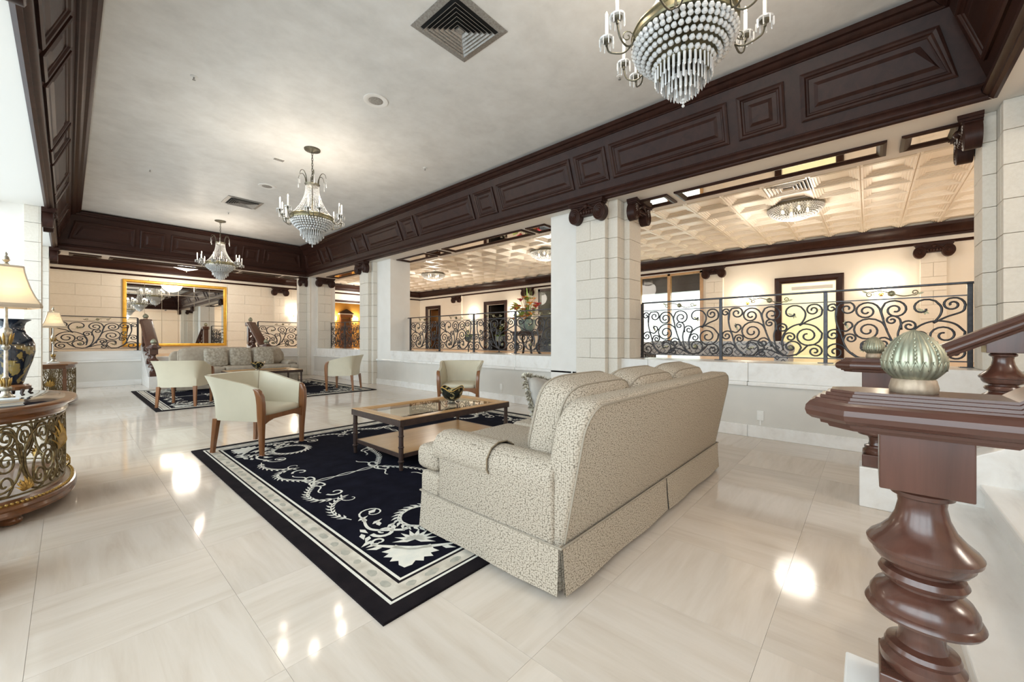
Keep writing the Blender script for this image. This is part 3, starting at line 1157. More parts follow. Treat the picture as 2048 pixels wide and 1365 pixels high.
# door surrounds, leaves and what lies behind
def door_surround(idx, ya, yb2, zt, label, leaf=None, room='yellow_room'):
    d = thing('door_%d' % idx, label, None, kind='structure')
    w = 0.16
    prof = [(0.0, 0.0), (0.0, 0.05), (0.03, 0.07), (0.10, 0.06), (0.15, 0.03), (0.16, -0.10)]
    m = MB()
    loops = []
    for t, n in prof:
        t2 = w - t
        loops.append([(XB - n, ya - t2, GZ), (XB - n, ya - t2, zt + t2), (XB - n, yb2 + t2, zt + t2), (XB - n, yb2 + t2, GZ)])
    m.grid(loops)
    m.build('door_frame', 'mahogany', d)
    if leaf:
        # an open leaf folded back into the room behind
        MB().box(XB + 0.15, XB + 0.15 + (yb2 - ya) * 0.96, yb2 - 0.10, yb2 - 0.05, GZ + 0.01, zt - 0.02).build('door_leaf', leaf, d)
    m = MB()
    dp = 2.4
    m.box(XB + dp, XB + dp + 0.05, ya - 1.6, yb2 + 1.6, GZ - 0.05, ZG).box(XB + 0.12, XB + dp, yb2 + 1.55, yb2 + 1.6, GZ, ZG).box(XB + 0.12, XB + dp, ya - 1.6, ya - 1.55, GZ, ZG)
    m.box(XB + 0.12, XB + dp, ya - 1.6, yb2 + 1.6, GZ - 0.06, GZ).box(XB + 0.12, XB + dp, ya - 1.6, yb2 + 1.6, ZG - 0.3, ZG - 0.25)
    m.build('room_beyond', room, d)
    return d


door_surround(1, 0.60, 1.70, 2.67, 'tall doorway with wide dark frame to a pale yellow room', None, 'yellow_room')
point_light('room_lamp_yellow', (XB + 1.2, 1.1, 3.0), 45, (1.0, 0.92, 0.70), 0.2)
door_surround(2, 11.72, 12.80, 2.75, 'doorway with dark frame to a dim room behind the orchid', 'dark_interior', 'dark_interior')
door_surround(3, 16.30, 17.18, 2.78, 'narrow doorway with dark frame in the far gallery corner', 'door_wood', 'dark_interior')
point_light('room_lamp_dim', (XB + 1.0, 16.7, 2.4), 6, (1.0, 0.6, 0.2), 0.2)
# closer and wall plate seen in the first doorway
MB().box(XB + 0.05, XB + 0.12, 0.66, 1.5, 2.50, 2.58).build('door_closer', 'white_plastic', bpy.data.objects['door_1'])
MB().box(XB + 2.36, XB + 2.39, 1.0, 1.12, 2.12, 2.24).build('wall_plate', 'white_plastic', bpy.data.objects['door_1'])

# glazed shop front in the back wall
sf = thing('window_4', 'glazed shop front with wooden mullions and transom', None, kind='structure')
for yy in (3.70, 4.66, 5.62, 6.56):
    MB().box(XB - 0.03, XB + 0.10, yy - 0.045, yy + 0.045, GZ, 3.26).build('mullion', 'honey_wood', sf)
MB().box(XB - 0.03, XB + 0.10, 3.66, 6.6, 3.20, 3.26).build('head_rail', 'honey_wood', sf)
for p, q in ((3.745, 4.615), (4.705, 5.575), (5.665, 6.515)):
    MB().box(XB + 0.03, XB + 0.04, p, q, GZ, 3.2).build('pane', 'glass', sf)
m = MB().box(XB + 5.0, XB + 5.1, 2.0, 9.0, GZ, ZG).box(XB + 0.12, XB + 5, 2.0, 2.1, GZ, ZG).box(XB + 0.12, XB + 5, 6.9, 7.0, GZ, ZG).box(XB + 0.12, XB + 5, 2.0, 7.0, GZ - 0.05, GZ).box(XB + 0.12, XB + 5, 2.0, 7.0, 3.4, 3.45)
m.build('room_beyond', 'day_room', sf)
MB().box(XB + 0.6, XB + 0.8, 2.1, 6.9, 2.75, 3.4).build('bulkhead', 'espresso', sf)
MB().box(XB + 1.6, XB + 2.2, 3.9, 5.2, 3.37, 3.398).build('ceiling_panel_light', 'bulb_lit', sf)
area_light('shop_daylight', (XB + 3.0, 4.6, 3.35), (0, 0, 0), 2.5, 3.5, 260, (0.92, 0.97, 1.0))
# arched window by the flower stand
aw = thing('window_5', 'tall arched window with dark frame behind the flower stand', None, kind='structure')
m = MB()
for yy in (8.34, 9.08, 9.81):
    m.box(XB - 0.03, XB + 0.08, yy - 0.04, yy + 0.04, GZ, 3.22)
m.box(XB - 0.03, XB + 0.08, 8.3, 9.85, 3.12, 3.22)
m.build('window_frame', 'espresso', aw)
for p, q in ((8.38, 9.04), (9.12, 9.77)):
    MB().box(XB + 0.03, XB + 0.04, p, q, GZ, 3.12).build('pane', 'glass', aw)
MB().box(XB + 2.0, XB + 2.1, 7.4, 10.6, GZ, ZG).box(XB + 0.12, XB + 2, 7.4, 7.5, GZ, ZG).box(XB + 0.12, XB + 2, 10.5, 10.6, GZ, ZG).box(XB + .12, XB + 2, 7.4, 10.6, 3.5, 3.55).build('room_beyond', 'yellow_room', aw)
point_light('room_lamp_arch', (XB + 1.0, 9.2, 3.0), 18, (1.0, 0.9, 0.7), 0.2)

# wooden pedimented door in the amber room
pd = thing('door_4', 'carved wooden door with a pediment on the amber wall', None, kind='structure')
MB().box(9.84, 10.30, 21.12, 21.2, GZ, 2.35).build('door_leaf', 'door_wood', pd)
m = MB().box(9.76, 9.84, 21.06, 21.2, GZ, 2.4).box(10.30, 10.38, 21.06, 21.2, GZ, 2.4).box(9.72, 10.42, 21.02, 21.2, 2.4, 2.56)
m.build('door_frame', 'walnut', pd)
MB().prism([(9.66, 2.62), (10.48, 2.62), (10.07, 2.86)], 'y', 20.98, 21.2).build('pediment', 'espresso', pd)
MB().box(9.68, 10.46, 21.0, 21.2, 2.56, 2.62).build('cornice', 'white_plastic', pd)


# ------------------------------------------------------------------ stairs
def stairs(name, label, y_first, sgn):
    """five marble steps rising along sgn*y"""
    root = thing(name, label, None, kind='structure')
    rise, go = GZ / 5.0, 0.27
    for i in range(5):
        y0 = y_first + sgn * go * i
        y1 = y_first + sgn * go * 5
        mm = MB().box(STX0 + 0.19, STX1 - 0.19, *sorted((y0, y1)), rise * i, rise * (i + 1) - 0.035)
        mm.build('riser', 'white_marble', root)
        MB().box(STX0 + 0.19, STX1 - 0.19, *sorted((y0 - sgn * 0.02, y0 + sgn * (go + 0.01) if i < 4 else y1 + sgn * 0.1)), rise * (i + 1) - 0.035, rise * (i + 1)).build('tread', 'white_marble', root, bevel=0.008)
    return root


stairs('floor_stairs', 'white marble steps between the near newel posts', -0.27, -1)
stairs('floor_stairs', 'white marble steps behind the far sofa', 13.47, 1)


def stringer(name, label, x0, x1, y_ped, y_end, sgn):
    """pedestal and sloping cheek wall under a balustrade"""
    root = thing(name, label, None, kind='structure')
    y1 = y_ped - sgn * 0.12
    poly = [(y_ped, 0), (y_ped, 0.285), (y_ped + sgn * 0.22, 0.285), (y_end, 0.285 + 0.545 * (abs(y_end - y_ped) - 0.22)), (y_end, 0)]
    MB().prism(poly, 'x', x0, x1).build('cheek', 'white_marble', root, bevel=0.006)
    return root


for x0 in (STX0, STX1 - 0.2):
    side = 'street' if x0 < 2 else 'gallery'
    stringer('wall_stair_cheek', 'marble stair cheek under the near newel on the %s side' % side, x0, x0 + 0.2, 0.05, -1.62, -1)
    stringer('wall_stair_cheek', 'marble stair cheek under the far newel on the %s side' % side, x0, x0 + 0.2, 13.15, 14.82, 1)


# ---- balustrades: newel, baluster, sloped handrail, finials
BAL = [(0.072, 0.0), (0.078, 0.012), (0.078, 0.03), (0.066, 0.042), (0.07, 0.052), (0.066, 0.062), (0.048, 0.068), (0.043, 0.085), (0.043, 0.11), (0.05, 0.125), (0.075, 0.138), (0.104, 0.142), (0.108, 0.150), (0.104, 0.158),
       (0.099, 0.162), (0.098, 0.178), (0.088, 0.196), (0.070, 0.208), (0.062, 0.214), (0.062, 0.220), (0.076, 0.226), (0.082, 0.238), (0.076, 0.250), (0.062, 0.255), (0.062, 0.262), (0.082, 0.270), (0.092, 0.284), (0.095, 0.298),
       (0.103, 0.302), (0.105, 0.312), (0.098, 0.322), (0.080, 0.338), (0.062, 0.360), (0.050, 0.388), (0.044, 0.418), (0.046, 0.434), (0.058, 0.440), (0.060, 0.450), (0.052, 0.458), (0.052, 0.462)]
_bal_mesh = MB().lathe(BAL, 40).data('turned_shaft', 'mahogany_light', smooth=True, angle=0.6)
_plinth_mesh = MB().box(-0.08, 0.08, -0.08, 0.08, 0, 0.085).data('plinth_block', 'mahogany_light', bevel=0.004)
_block_mesh = MB().box(-0.08, 0.08, -0.08, 0.08, 0, 0.135).data('top_block', 'mahogany_light', bevel=0.003)
RAILP = [(0.080, 0.0), (0.084, 0.008), (0.098, 0.010), (0.100, 0.018), (0.117, 0.022), (0.128, 0.031), (0.132, 0.044), (0.130, 0.057), (0.121, 0.068), (0.110, 0.074), (0.108, 0.079), (0.100, 0.080), (0.098, 0.087), (0.088, 0.088), (0.086, 0.095), (0.078, 0.096), (0.076, 0.102), (0.0, 0.102)]


def finial_mesh():
    """ribbed, domed finial"""
    prof = [(0.050, 0.0), (0.052, 0.010), (0.047, 0.026), (0.040, 0.030)]
    base = MB().lathe(prof, 48, fn=lambda r, z, a: r * (1 + 0.02 * math.cos(16 * a))).data('finial_collar', 'finial_base', smooth='all')
    dp = []
    for i in range(15):
        t = i / 14
        z = 0.028 + 0.098 * t
        if t < 0.28:
            r = 0.045 + 0.025 * math.sin(t / 0.28 * PI / 2)
        else:
            r = 0.070 * math.cos((t - 0.28) / 0.72 * PI / 2) ** 0.62
        dp.append((max(r, 0.0008), z))
    dome = MB().lathe(dp, 144, fn=lambda r, z, a: r * (0.955 + 0.06 * abs(math.sin(12 * a)))).data('finial_dome', 'finial_green', smooth='all')
    orn = MB()
    for k in range(8):
        a = 2 * PI * k / 8
        for j in range(7):
            t = 0.36 + 0.075 * j
            z = 0.028 + 0.098 * t
            r = 0.070 * math.cos((t - 0.28) / 0.72 * PI / 2) ** 0.62 * 0.985
            orn.sphere((r * math.cos(a), r * math.sin(a), z), 0.0042 * (1 - 0.05 * j), 6, 4)
    for k in range(24):
        a = 2 * PI * (k + 0.5) / 24
        p = []
        for da, z, rr in ((-0.11, 0.063, 0.070), (0.0, 0.046, 0.067), (0.11, 0.063, 0.070)):
            p.append((rr * math.cos(a + da), rr * math.sin(a + da), z))
        orn.tube(p, 0.0022, 4)
    orn = orn.data('bead_ornament', 'finial_green', smooth='all')
    return base, dome, orn


FIN = finial_mesh()


def finial(parent, loc, k=1.0):
    c = inst('finial_collar', FIN[0], parent, loc, None, (0.87 * k, 0.87 * k, 1.27 * k))
    inst('finial_dome', FIN[1], c)
    inst('bead_ornament', FIN[2], c)


def handrail(parent, path, name):
    """sweep RAILP along (y,z) path"""
    full = [(-a, b) for a, b in RAILP] + [(a, b) for a, b in reversed(RAILP[:-1])]
    rows = []
    for i, (y, z) in enumerate(path):
        # horizontal-cut sections keep the profile upright
        rows.append([(a, y, z + b) for a, b in full])
    m = MB().grid(rows, True)
    n = len(full)
    m.f.append(tuple(range(n)))
    m.f.append(tuple(range(len(m.v) - n, len(m.v))))
    return m.build(name, 'mahogany_rail', parent, smooth=True, angle=0.5)


def balustrade(label, x, y0, sgn, n_bal):
    root = thing('stair_balustrade', label, 'balustrade', (x, y0, 0), 0, 'mahogany stair balustrades')
    if sgn > 0:
        root.rotation_euler = (0, 0, PI)
    # local: rises toward -y
    for i in range(n_bal):
        yy = -0.585 * i
        up = 0.0 if i == 0 else 0.545 * (abs(yy) - 0.06)
        p = inst('plinth_block', _plinth_mesh, root, (0, yy, 0.286 + up))
        inst('turned_shaft', _bal_mesh, root, (0, yy, 0.371 + up))
        inst('top_block', _block_mesh, root, (0, yy, 0.831 + up))
    # newel cap with a mitred, chamfered end
    cap = MB()
    rows = []
    for a, b in RAILP:
        k = 0.6
        rows.append([(-a, -0.14, b), (-a, 0.10 + a * 0.35, b), (-a * 0.45, 0.10 + a, b), (a * 0.45, 0.10 + a, b), (a, 0.10 + a * 0.35, b), (a, -0.14, b)])
    cap.grid(rows)
    cap.xform(Matrix.Translation((0, 0, 0.964)))
    cap.build('newel_cap', 'mahogany_rail', root, smooth=True, angle=0.36)
    ye = -0.585 * (n_bal - 1) - 0.22
    handrail(root, [(-0.14, 0.964), (-0.16, 0.980), (ye, 0.964 + 0.545 * (abs(ye) - 0.11))], 'handrail')
    zt = 0.964 + 0.545 * (abs(ye) - 0.11)
    MB().box(-0.125, 0.125, ye - 0.22, ye + 0.02, zt - 0.03, zt + 0.10).build('upper_cap', 'mahogany_rail', root, bevel=0.02)
    MB().box(-0.08, 0.08, ye - 0.18, ye - 0.02, GZ - 0.1, zt - 0.03).build('upper_post', 'mahogany_light', root, bevel=0.004)
    finial(root, (0, 0.015, 1.066), 1.0)
    finial(root, (0, ye - 0.10, zt + 0.10), 1.0)
    return root


balustrade('big mahogany newel and handrail with green domed finial in the right foreground', STX0 + 0.10, -0.10, -1, 3)
balustrade('mahogany newel and rising handrail across the near steps, beside the gallery parapet', STX1 - 0.10, -0.045, -1, 3)
balustrade('mahogany balustrade left of the far steps, behind the far sofa', STX0 + 0.10, 13.28, 1, 3)
balustrade('mahogany balustrade right of the far steps, above the far sofa pillows', STX1 - 0.10, 13.28, 1, 3)


# ------------------------------------------------------------------ wrought-iron railings
# scrollwork design of one panel, in drawing units (0..1 across, 0..1 up)
def _n(x, y):
    p = (x - 925.0) / 1060.0
    top, bot = 390 - 55 * p, 900 + 25 * p
    return (p, (bot - y) / (bot - top))


_RAW = [
    ([(1650, 912), (1560, 885), (1480, 780), (1420, 650), (1385, 520), (1362, 440)], (1255, 465), 1.9),
    ([(1420, 640), (1385, 575), (1330, 542)], (1265, 645), 1.9),
    ([(1610, 908), (1535, 830), (1503, 700), (1520, 612)], (1588, 605), 1.5),
    ([(1392, 540), (1376, 460), (1405, 390)], (1482, 452), 1.7),
    ([(1530, 640), (1520, 545), (1485, 512)], (1458, 552), 1.3),
    ([(1760, 578), (1808, 500), (1815, 430), (1775, 372)], (1690, 440), 0.85),
    ([(1760, 578), (1850, 520), (1955, 470), (1974, 410)], (1890, 405), 1.6),
    ([(1600, 850), (1585, 740), (1620, 645), (1700, 580), (1800, 557), (1905, 585), (1972, 660)], (1835, 690), 1.8),
    ([(1602, 800), (1590, 740), (1612, 680)], (1668, 705), 1.4),
    ([(1650, 912), (1735, 890), (1775, 820)], (1680, 815), 1.1),
    ([(1720, 905), (1790, 850), (1840, 797), (1900, 787)], (1905, 860), 1.6),
    ([(1190, 905), (1110, 840), (1065, 760), (1035, 660), (1002, 560), (1000, 450), (1035, 392)], (1095, 440), 1.5),
    ([(1035, 640), (1090, 652), (1140, 610)], (1096, 590), 0.7),
    ([(1000, 520), (1008, 430), (985, 397)], (963, 437), 1.2),
    ([(1045, 690), (1020, 645), (985, 637)], (975, 690), 1.4),
    ([(1078, 800), (1062, 740), (1080, 692)], (1125, 722), 1.5),
    ([(1180, 902), (1110, 850), (1060, 795), (1010, 772)], (992, 850), 1.5),
    ([(1130, 855), (1190, 898), (1275, 905), (1332, 850)], (1252, 815), 0.95),
    ([(1475, 810), (1455, 745), (1405, 712)], (1388, 768), 1.4),
    ([(1560, 890), (1470, 850), (1405, 838)], (1380, 880), 1.3),
    ([(1310, 905), (1400, 830), (1350, 760), (1290, 742)], (1245, 800), 0.45),
]


def _curve2d(stem, c, turns, k=5):
    st = [_n(*p) for p in stem]
    cc = _n(*c)
    # work in metric-like space so spirals stay round
    AS = 1.1 / 0.66
    st = [(p[0] * AS, p[1]) for p in st]
    cc = (cc[0] * AS, cc[1])
    d = (st[-1][0] - st[-2][0], st[-1][1] - st[-2][1])
    r = (cc[0] - st[-1][0], cc[1] - st[-1][1])
    sgn = 1 if d[0] * r[1] - d[1] * r[0] > 0 else -1
    pts = [(v.x, v.y) for v in smooth_pts(st, k)]
    pts += spiral(st[-1], cc, turns, sgn)
    return [(p[0] / AS, min(max(p[1], 0.006), 0.994)) for p in pts]


SCROLLS = [_curve2d(*r) for r in _RAW]
PANEL_H = 0.66
_scroll_meshes = [MB().tube([(p[0], 0, p[1] * PANEL_H) for p in c], 0.0102, 6).data('scroll', 'iron', smooth='all') for c in SCROLLS]
for _me in _scroll_meshes:     # tubes are drawn on a unit-wide panel: keep them round after scaling to ~1.15 m
    pass


def _leaf(m, c, ang, ln, w):
    ca, sa = math.cos(ang), math.sin(ang)
    out = []
    for u, v in ((0, 0), (0.3, 0.5), (0.65, 0.42), (1.0, 0.0), (0.65, -0.42), (0.3, -0.5)):
        x, z = u * ln, v * w
        out.append((c[0] + x * ca - z * sa, c[1] + x * sa + z * ca))
    return out


def flat_plate(outlines, th=0.006):
    m = MB()
    for o in outlines:
        n = len(o)
        m.add([(p[0], -th, p[1]) for p in o] + [(p[0], th, p[1]) for p in o],
              [tuple(range(n)), tuple(reversed(range(n, 2 * n)))] + [(i, (i + 1) % n, n + (i + 1) % n, n + i) for i in range(n)])
    return m


def _leafset(x, y, a):
    p = _n(x, y)
    c = (p[0] * 1.1, p[1] * PANEL_H)
    o = [_leaf(None, c, a, 0.07, 0.026), _leaf(None, c, a + 2.2, 0.035, 0.018), _leaf(None, c, a + 3.1, 0.04, 0.018), _leaf(None, c, a - 2.2, 0.03, 0.016)]
    return flat_plate([[(q[0] / 1.1, q[1]) for q in l] for l in o])


_leaf_meshes = [_leafset(1700, 470, 2.6).data('leaf_ornament', 'antique_brass'), _leafset(1085, 580, -1.3).data('leaf_ornament', 'antique_brass'), _leafset(1235, 830, 0.4).data('leaf_ornament', 'antique_brass')]
_ros = MB().lathe([(0.001, -0.016), (0.012, -0.014), (0.014, -0.008), (0.026, -0.012), (0.030, -0.004), (0.030, 0.004), (0.0, 0.006)], 20, fn=lambda r, z, a: r * (1 + (0.07 * math.cos(8 * a) if r > 0.02 else 0)))
_ros.xform(Matrix.Rotation(PI / 2, 4, 'X'))
_ros = _ros.data('rosette', 'antique_brass', smooth=True)
_fz = []
for sx in (-1, 1):
    st = [(0.0, 0.0), (sx * 0.09, 0.035 * sx), (sx * 0.17, 0.028 * sx)]
    d = (st[2][0] - st[1][0], st[2][1] - st[1][1])
    cc = (sx * 0.185, 0.0)
    pts = [(v.x, v.y) for v in smooth_pts(st, 5)] + spiral(st[-1], cc, 1.3, -1, 0.3)
    _fz.append(MB().tube([(p[0], 0, p[1]) for p in pts], 0.006, 5).data('frieze_scroll', 'antique_brass', smooth='all'))
_fz_leaf = [flat_plate([_leaf(None, (s * 0.20, 0.02 * s), 0.5 if s > 0 else 2.9, 0.06, 0.022)]).data('leaf_ornament', 'antique_brass') for s in (-1, 1)]


def railing(label, axis, fixed, posts, z0=LEDGE, ztop=1.80, ends=(0, 0), mirs=(False,)):
    """axis 'y': runs along y at x=fixed. Local x runs along the posts, front faces local -Y"""
    a, b = posts[0], posts[-1]
    if axis == 'y':
        root = thing('railing', label, 'railing', (fixed, a, 0), PI / 2, 'wrought-iron gallery railings')
    else:
        root = thing('railing', label, 'railing', (a, fixed, 0), 0.0, 'wrought-iron gallery railings')
    L = b - a
    MB().box(-ends[0], L + ends[1], -0.028, 0.028, ztop - 0.022, ztop).build('top_rail', 'iron', root, bevel=0.006)
    MB().box(0, L, -0.008, 0.008, 1.655, 1.667).build('middle_rail', 'iron', root)
    MB().box(0, L, -0.010, 0.010, 0.965, 0.978).build('bottom_rail', 'iron', root)
    for p in posts:
        q = p - a
        ps = MB().box(q - 0.02, q + 0.02, -0.02, 0.02, z0, ztop - 0.02).build('post', 'iron', root, bevel=0.003, seg=1)
        MB().box(q - 0.075, q + 0.075, -0.045, 0.045, z0, z0 + 0.008).build('foot_plate', 'iron', ps)
    for i in range(len(posts) - 1):
        x0, w = posts[i] - a + 0.02, posts[i + 1] - posts[i] - 0.04
        mir = mirs[i % len(mirs)]
        sx = -w if mir else w
        xo = x0 + w if mir else x0
        for me in _scroll_meshes:
            inst('scroll', me, root, (xo, 0, 0.985), None, (sx, 1.0, 1.0))
        for me in _leaf_meshes:
            inst('leaf_ornament', me, root, (xo, -0.008, 0.985), None, (sx, 1.0, 1.0))
        p = _n(1672, 815)
        inst('rosette', _ros, root, (xo + sx * p[0], -0.012, 0.985 + p[1] * PANEL_H))
        xc = x0 + w / 2
        r2 = inst('frieze_rosette', _ros, root, (xc, -0.004, 1.722), None, (1.1, 1.1, 1.1))
        for k in (0, 1):
            s = inst('frieze_scroll', _fz[k], root, (xc, 0, 1.722))
            inst('leaf_ornament', _fz_leaf[k], s)
    return root


railing('iron scroll railing in front of the patterned bench, nearest the big newel', 'y', 6.20, [-0.78, 0.391, 1.562, 2.72], ends=(0.05, 0.0), mirs=(True,))
railing('iron scroll railing across the middle opening, in front of the flower stand', 'y', 6.20, [4.14, 5.45, 6.72, 7.98, 9.24], ends=(0.0, 0.1), mirs=(False, True, False, False))
railing('short iron scroll railing in the third opening, before the amber room', 'y', 6.20, [10.92, 11.98, 13.06, 14.12], ends=(0.0, 0.04))
railing('iron scroll railing left of the far steps, beside the mirror', 'x', FY + 0.2, [-0.24, 1.27], mirs=(True,))
railing('iron scroll railing right of the far steps, beside the corner pier', 'x', FY + 0.2, [4.12, 5.60], mirs=(True,))


# ------------------------------------------------------------------ rugs
def build_rug():
    W, H = 3.97, 3.88
    root = thing('area_rug', 'x', 'rug', (0, 0, 0))
    T = 0.012
    MB().box(-W / 2, W / 2, -H / 2, H / 2, 0.0005, T - 0.0015).build('rug_backing', 'rug_black', root)

    def ring(nm, mat, d0, d1, z):
        m = MB()
        for d in (d0, d1):
            m.add([(-W / 2 + d, -H / 2 + d, z), (W / 2 - d, -H / 2 + d, z), (W / 2 - d, H / 2 - d, z), (-W / 2 + d, H / 2 - d, z)], [])
        for k in range(4):
            m.f.append((k, (k + 1) % 4, 4 + (k + 1) % 4, 4 + k))
        return m.build(nm, mat, root)
    ring('outer_border', 'rug_black', 0.0, 0.085, T)
    ring('cream_line', 'rug_cream', 0.085, 0.100, T)
    ring('dark_line', 'rug_black', 0.100, 0.112, T)
    ring('cream_band', 'rug_band', 0.112, 0.195, T)
    ring('dark_line', 'rug_black', 0.195, 0.212, T)
    ring('cream_line', 'rug_cream', 0.212, 0.228, T)
    MB().box(-W / 2 + 0.228, W / 2 - 0.228, -H / 2 + 0.228, H / 2 - 0.228, T - 0.001, T).build('field', 'rug_navy', root)
    # leaf medallions in the cream band
    md = MB()
    z = T + 0.0006
    rng = random.Random(3)
    for (L, fixed, ax) in ((W, -H / 2 + 0.153, 'x'), (W, H / 2 - 0.153, 'x'), (H, -W / 2 + 0.153, 'y'), (H, W / 2 - 0.153, 'y')):
        t = -L / 2 + 0.24
        while t < L / 2 - 0.2:
            ln = rng.uniform(0.05, 0.09)
            pts = []
            for k in range(8):
                a = 2 * PI * k / 8
                u, v = ln / 2 * math.cos(a), 0.022 * math.sin(a) * rng.uniform(0.7, 1.2)
                pts.append((t + u, fixed + v, z) if ax == 'x' else (fixed + v, t + u, z))
            md.add(pts, [tuple(range(8))])
            t += rng.uniform(0.11, 0.17)
    tag(md.build('band_medallions', 'rug_medallion', root), kind='stuff')

    pat = MB()
    zp = T + 0.0008

    def leaf(x, y, a, ln, w):
        ca, sa = math.cos(a), math.sin(a)
        pts = []
        for u, v in ((0, 0), (0.35, 0.5), (1, 0), (0.35, -0.5)):
            pts.append((x + u * ln * ca - v * w * sa, y + u * ln * sa + v * w * ca, zp))
        pat.add(pts, [(0, 1, 2, 3)])

    def strip(pts, w0, w1=None):
        w1 = w0 if w1 is None else w1
        rows = []
        n = len(pts)
        for i, p in enumerate(pts):
            q, r = pts[max(i - 1, 0)], pts[min(i + 1, n - 1)]
            d = Vector((r[0] - q[0], r[1] - q[1]))
            if d.length < 1e-8:
                d = Vector((1, 0))
            d.normalize()
            w = (w0 + (w1 - w0) * i / max(1, n - 1)) / 2
            rows.append([(p[0] - d.y * w, p[1] + d.x * w, zp), (p[0] + d.y * w, p[1] - d.x * w, zp)])
        pat.grid(rows)

    def garland(pts, ln=0.062, w=0.019, gap=0.040):
        P = [(v.x, v.y) for v in smooth_pts(pts, 10)]
        strip(P, 0.008)
        acc, side = 0.0, 1
        for i in range(1, len(P)):
            dx, dy = P[i][0] - P[i - 1][0], P[i][1] - P[i - 1][1]
            acc += math.hypot(dx, dy)
            if acc > gap:
                acc = 0.0
                a = math.atan2(dy, dx)
                leaf(P[i][0], P[i][1], a + 0.55, ln, w)
                leaf(P[i][0], P[i][1], a - 0.55, ln, w)

    def loop(c, r, a0, a1, w=0.014, sy=1.0, rot=0.0):
        pts = []
        for k in range(19):
            a = a0 + (a1 - a0) * k / 18
            x, y = r * math.cos(a), r * sy * math.sin(a)
            pts.append((c[0] + x * math.cos(rot) - y * math.sin(rot), c[1] + x * math.sin(rot) + y * math.cos(rot)))
        strip(pts, w)

    def curl(p, c, turns, sgn, w0, w1=0.006, leaves=False):
        pts = [p] + spiral(p, c, turns, sgn, 0.25, 14)
        strip(pts, w0, w1)
        if leaves:
            leaf(pts[-1][0], pts[-1][1], math.atan2(c[1] - p[1], c[0] - p[0]), 0.08, 0.05)

    def bow(cx, cy, rot):
        for s in (-1, 1):
            loop((cx + 0.075 * s * math.cos(rot), cy + 0.075 * s * math.sin(rot)), 0.075, 0, 2 * PI, 0.016, 0.5, rot + 0.35 * s)
            pts = []
            for k in range(12):
                t = k / 11
                u, v = s * (0.02 + 0.27 * t), -0.05 * t - 0.02 * math.sin(9 * t)
                pts.append((cx + u * math.cos(rot) - v * math.sin(rot), cy + u * math.sin(rot) + v * math.cos(rot)))
            strip(pts, 0.018, 0.010)

    HX, HY = W / 2 - 0.228, H / 2 - 0.228
    for sx in (-1, 1):
        for sy in (-1, 1):
            start = len(pat.v)
            f0 = len(pat.f)
            # quarter drawn in the (-,-) corner, then mirrored
            cx, cy = -HX, -HY
            # corner palmette pointing into the corner
            prof = [(0.02, 0.03), (-0.02, 0.10), (0.03, 0.125), (0.055, 0.16), (0.075, 0.115), (0.11, 0.135), (0.115, 0.085), (0.155, 0.09), (0.15, 0.045), (0.19, 0.035), (0.215, 0.0)]
            ring_ = [(u, v) for u, v in prof] + [(u, -v) for u, v in reversed(prof[:-1])]
            ca, sa = math.cos(PI * 1.25), math.sin(PI * 1.25)
            pat.add([(cx + 0.215 + u * ca - v * sa, cy + 0.215 + u * sa + v * ca, zp) for u, v in [(0.06, 0.0)] + ring_], [(0, i + 1, (i + 1) % len(ring_) + 1) for i in range(len(ring_))])
            for s in (-1, 1):
                b = PI * 1.25 + s * 1.75
                px, py = cx + 0.20 + 0.06 * math.cos(b), cy + 0.20 + 0.06 * math.sin(b)
                qx, qy = cx + 0.20 + 0.21 * math.cos(b), cy + 0.20 + 0.21 * math.sin(b)
                strip([(cx + 0.2, cy + 0.2), (px, py), (qx, qy)], 0.045, 0.022)
                curl((qx, qy), (qx + 0.05 * math.cos(b + s * 1.4), qy + 0.05 * math.sin(b + s * 1.4)), 1.0, s, 0.022, 0.010)
            # central flower and leaf wreath
            for k in range(9):
                a = PI * 0.25 + (k - 4) * 0.45
                leaf(cx + 0.27, cy + 0.27, a, 0.13, 0.04)
            wc = (cx + 0.50, cy + 0.50)
            garland([(wc[0] + 0.17 * math.cos(a), wc[1] + 0.17 * math.sin(a)) for a in [PI * 1.25 + 2 * PI * k / 10 for k in range(11)]], 0.07, 0.024, 0.040)
            # acanthus scrolls along both sides
            for mode in (0, 1):
                def T2(u, v):
                    return (cx + v, cy + u) if mode == 0 else (cx + u, cy + v)
                s = 1 if mode == 0 else -1
                garl = [T2(0.42, 0.30), T2(0.58, 0.16), T2(0.76, 0.20)]
                strip([(v.x, v.y) for v in smooth_pts(garl, 8)], 0.028, 0.016)
                for k in range(7):
                    p = T2(0.42 + 0.055 * k, 0.28 - 0.02 * k)
                    leaf(p[0], p[1], (0.3 if mode == 0 else 1.27) + 0.9 * (k % 2), 0.09, 0.035)
                p, c = T2(0.76, 0.20), T2(0.80, 0.29)
                curl(p, c, 1.1, -s, 0.014, 0.008, True)
                for k in range(6):
                    p = T2(0.33 + 0.06 * k, 0.09 + 0.02 * (k % 2))
                    leaf(p[0], p[1], (2.6 if mode == 0 else -1.0) + 0.45 * k, 0.085, 0.036)
                pc, cc = T2(0.52, 0.13), T2(0.50, 0.20)
                curl(pc, cc, 1.2, s, 0.03, 0.012)
                garland([T2(0.80, 0.14), T2(0.96, 0.10), T2(1.12, 0.15), T2(1.22, 0.27)], 0.062, 0.019)
                p, c = T2(1.22, 0.27), T2(1.16, 0.31)
                curl(p, c, 0.75, s, 0.012)
                garland([T2(1.22, 0.25), T2(1.28, 0.13), T2(1.42, 0.10), T2(1.56, 0.17), T2(1.66, 0.26)], 0.062, 0.019)
                p, c = T2(1.36, 0.22), T2(1.36, 0.29)
                curl(p, c, 0.9, s, 0.02, 0.012)
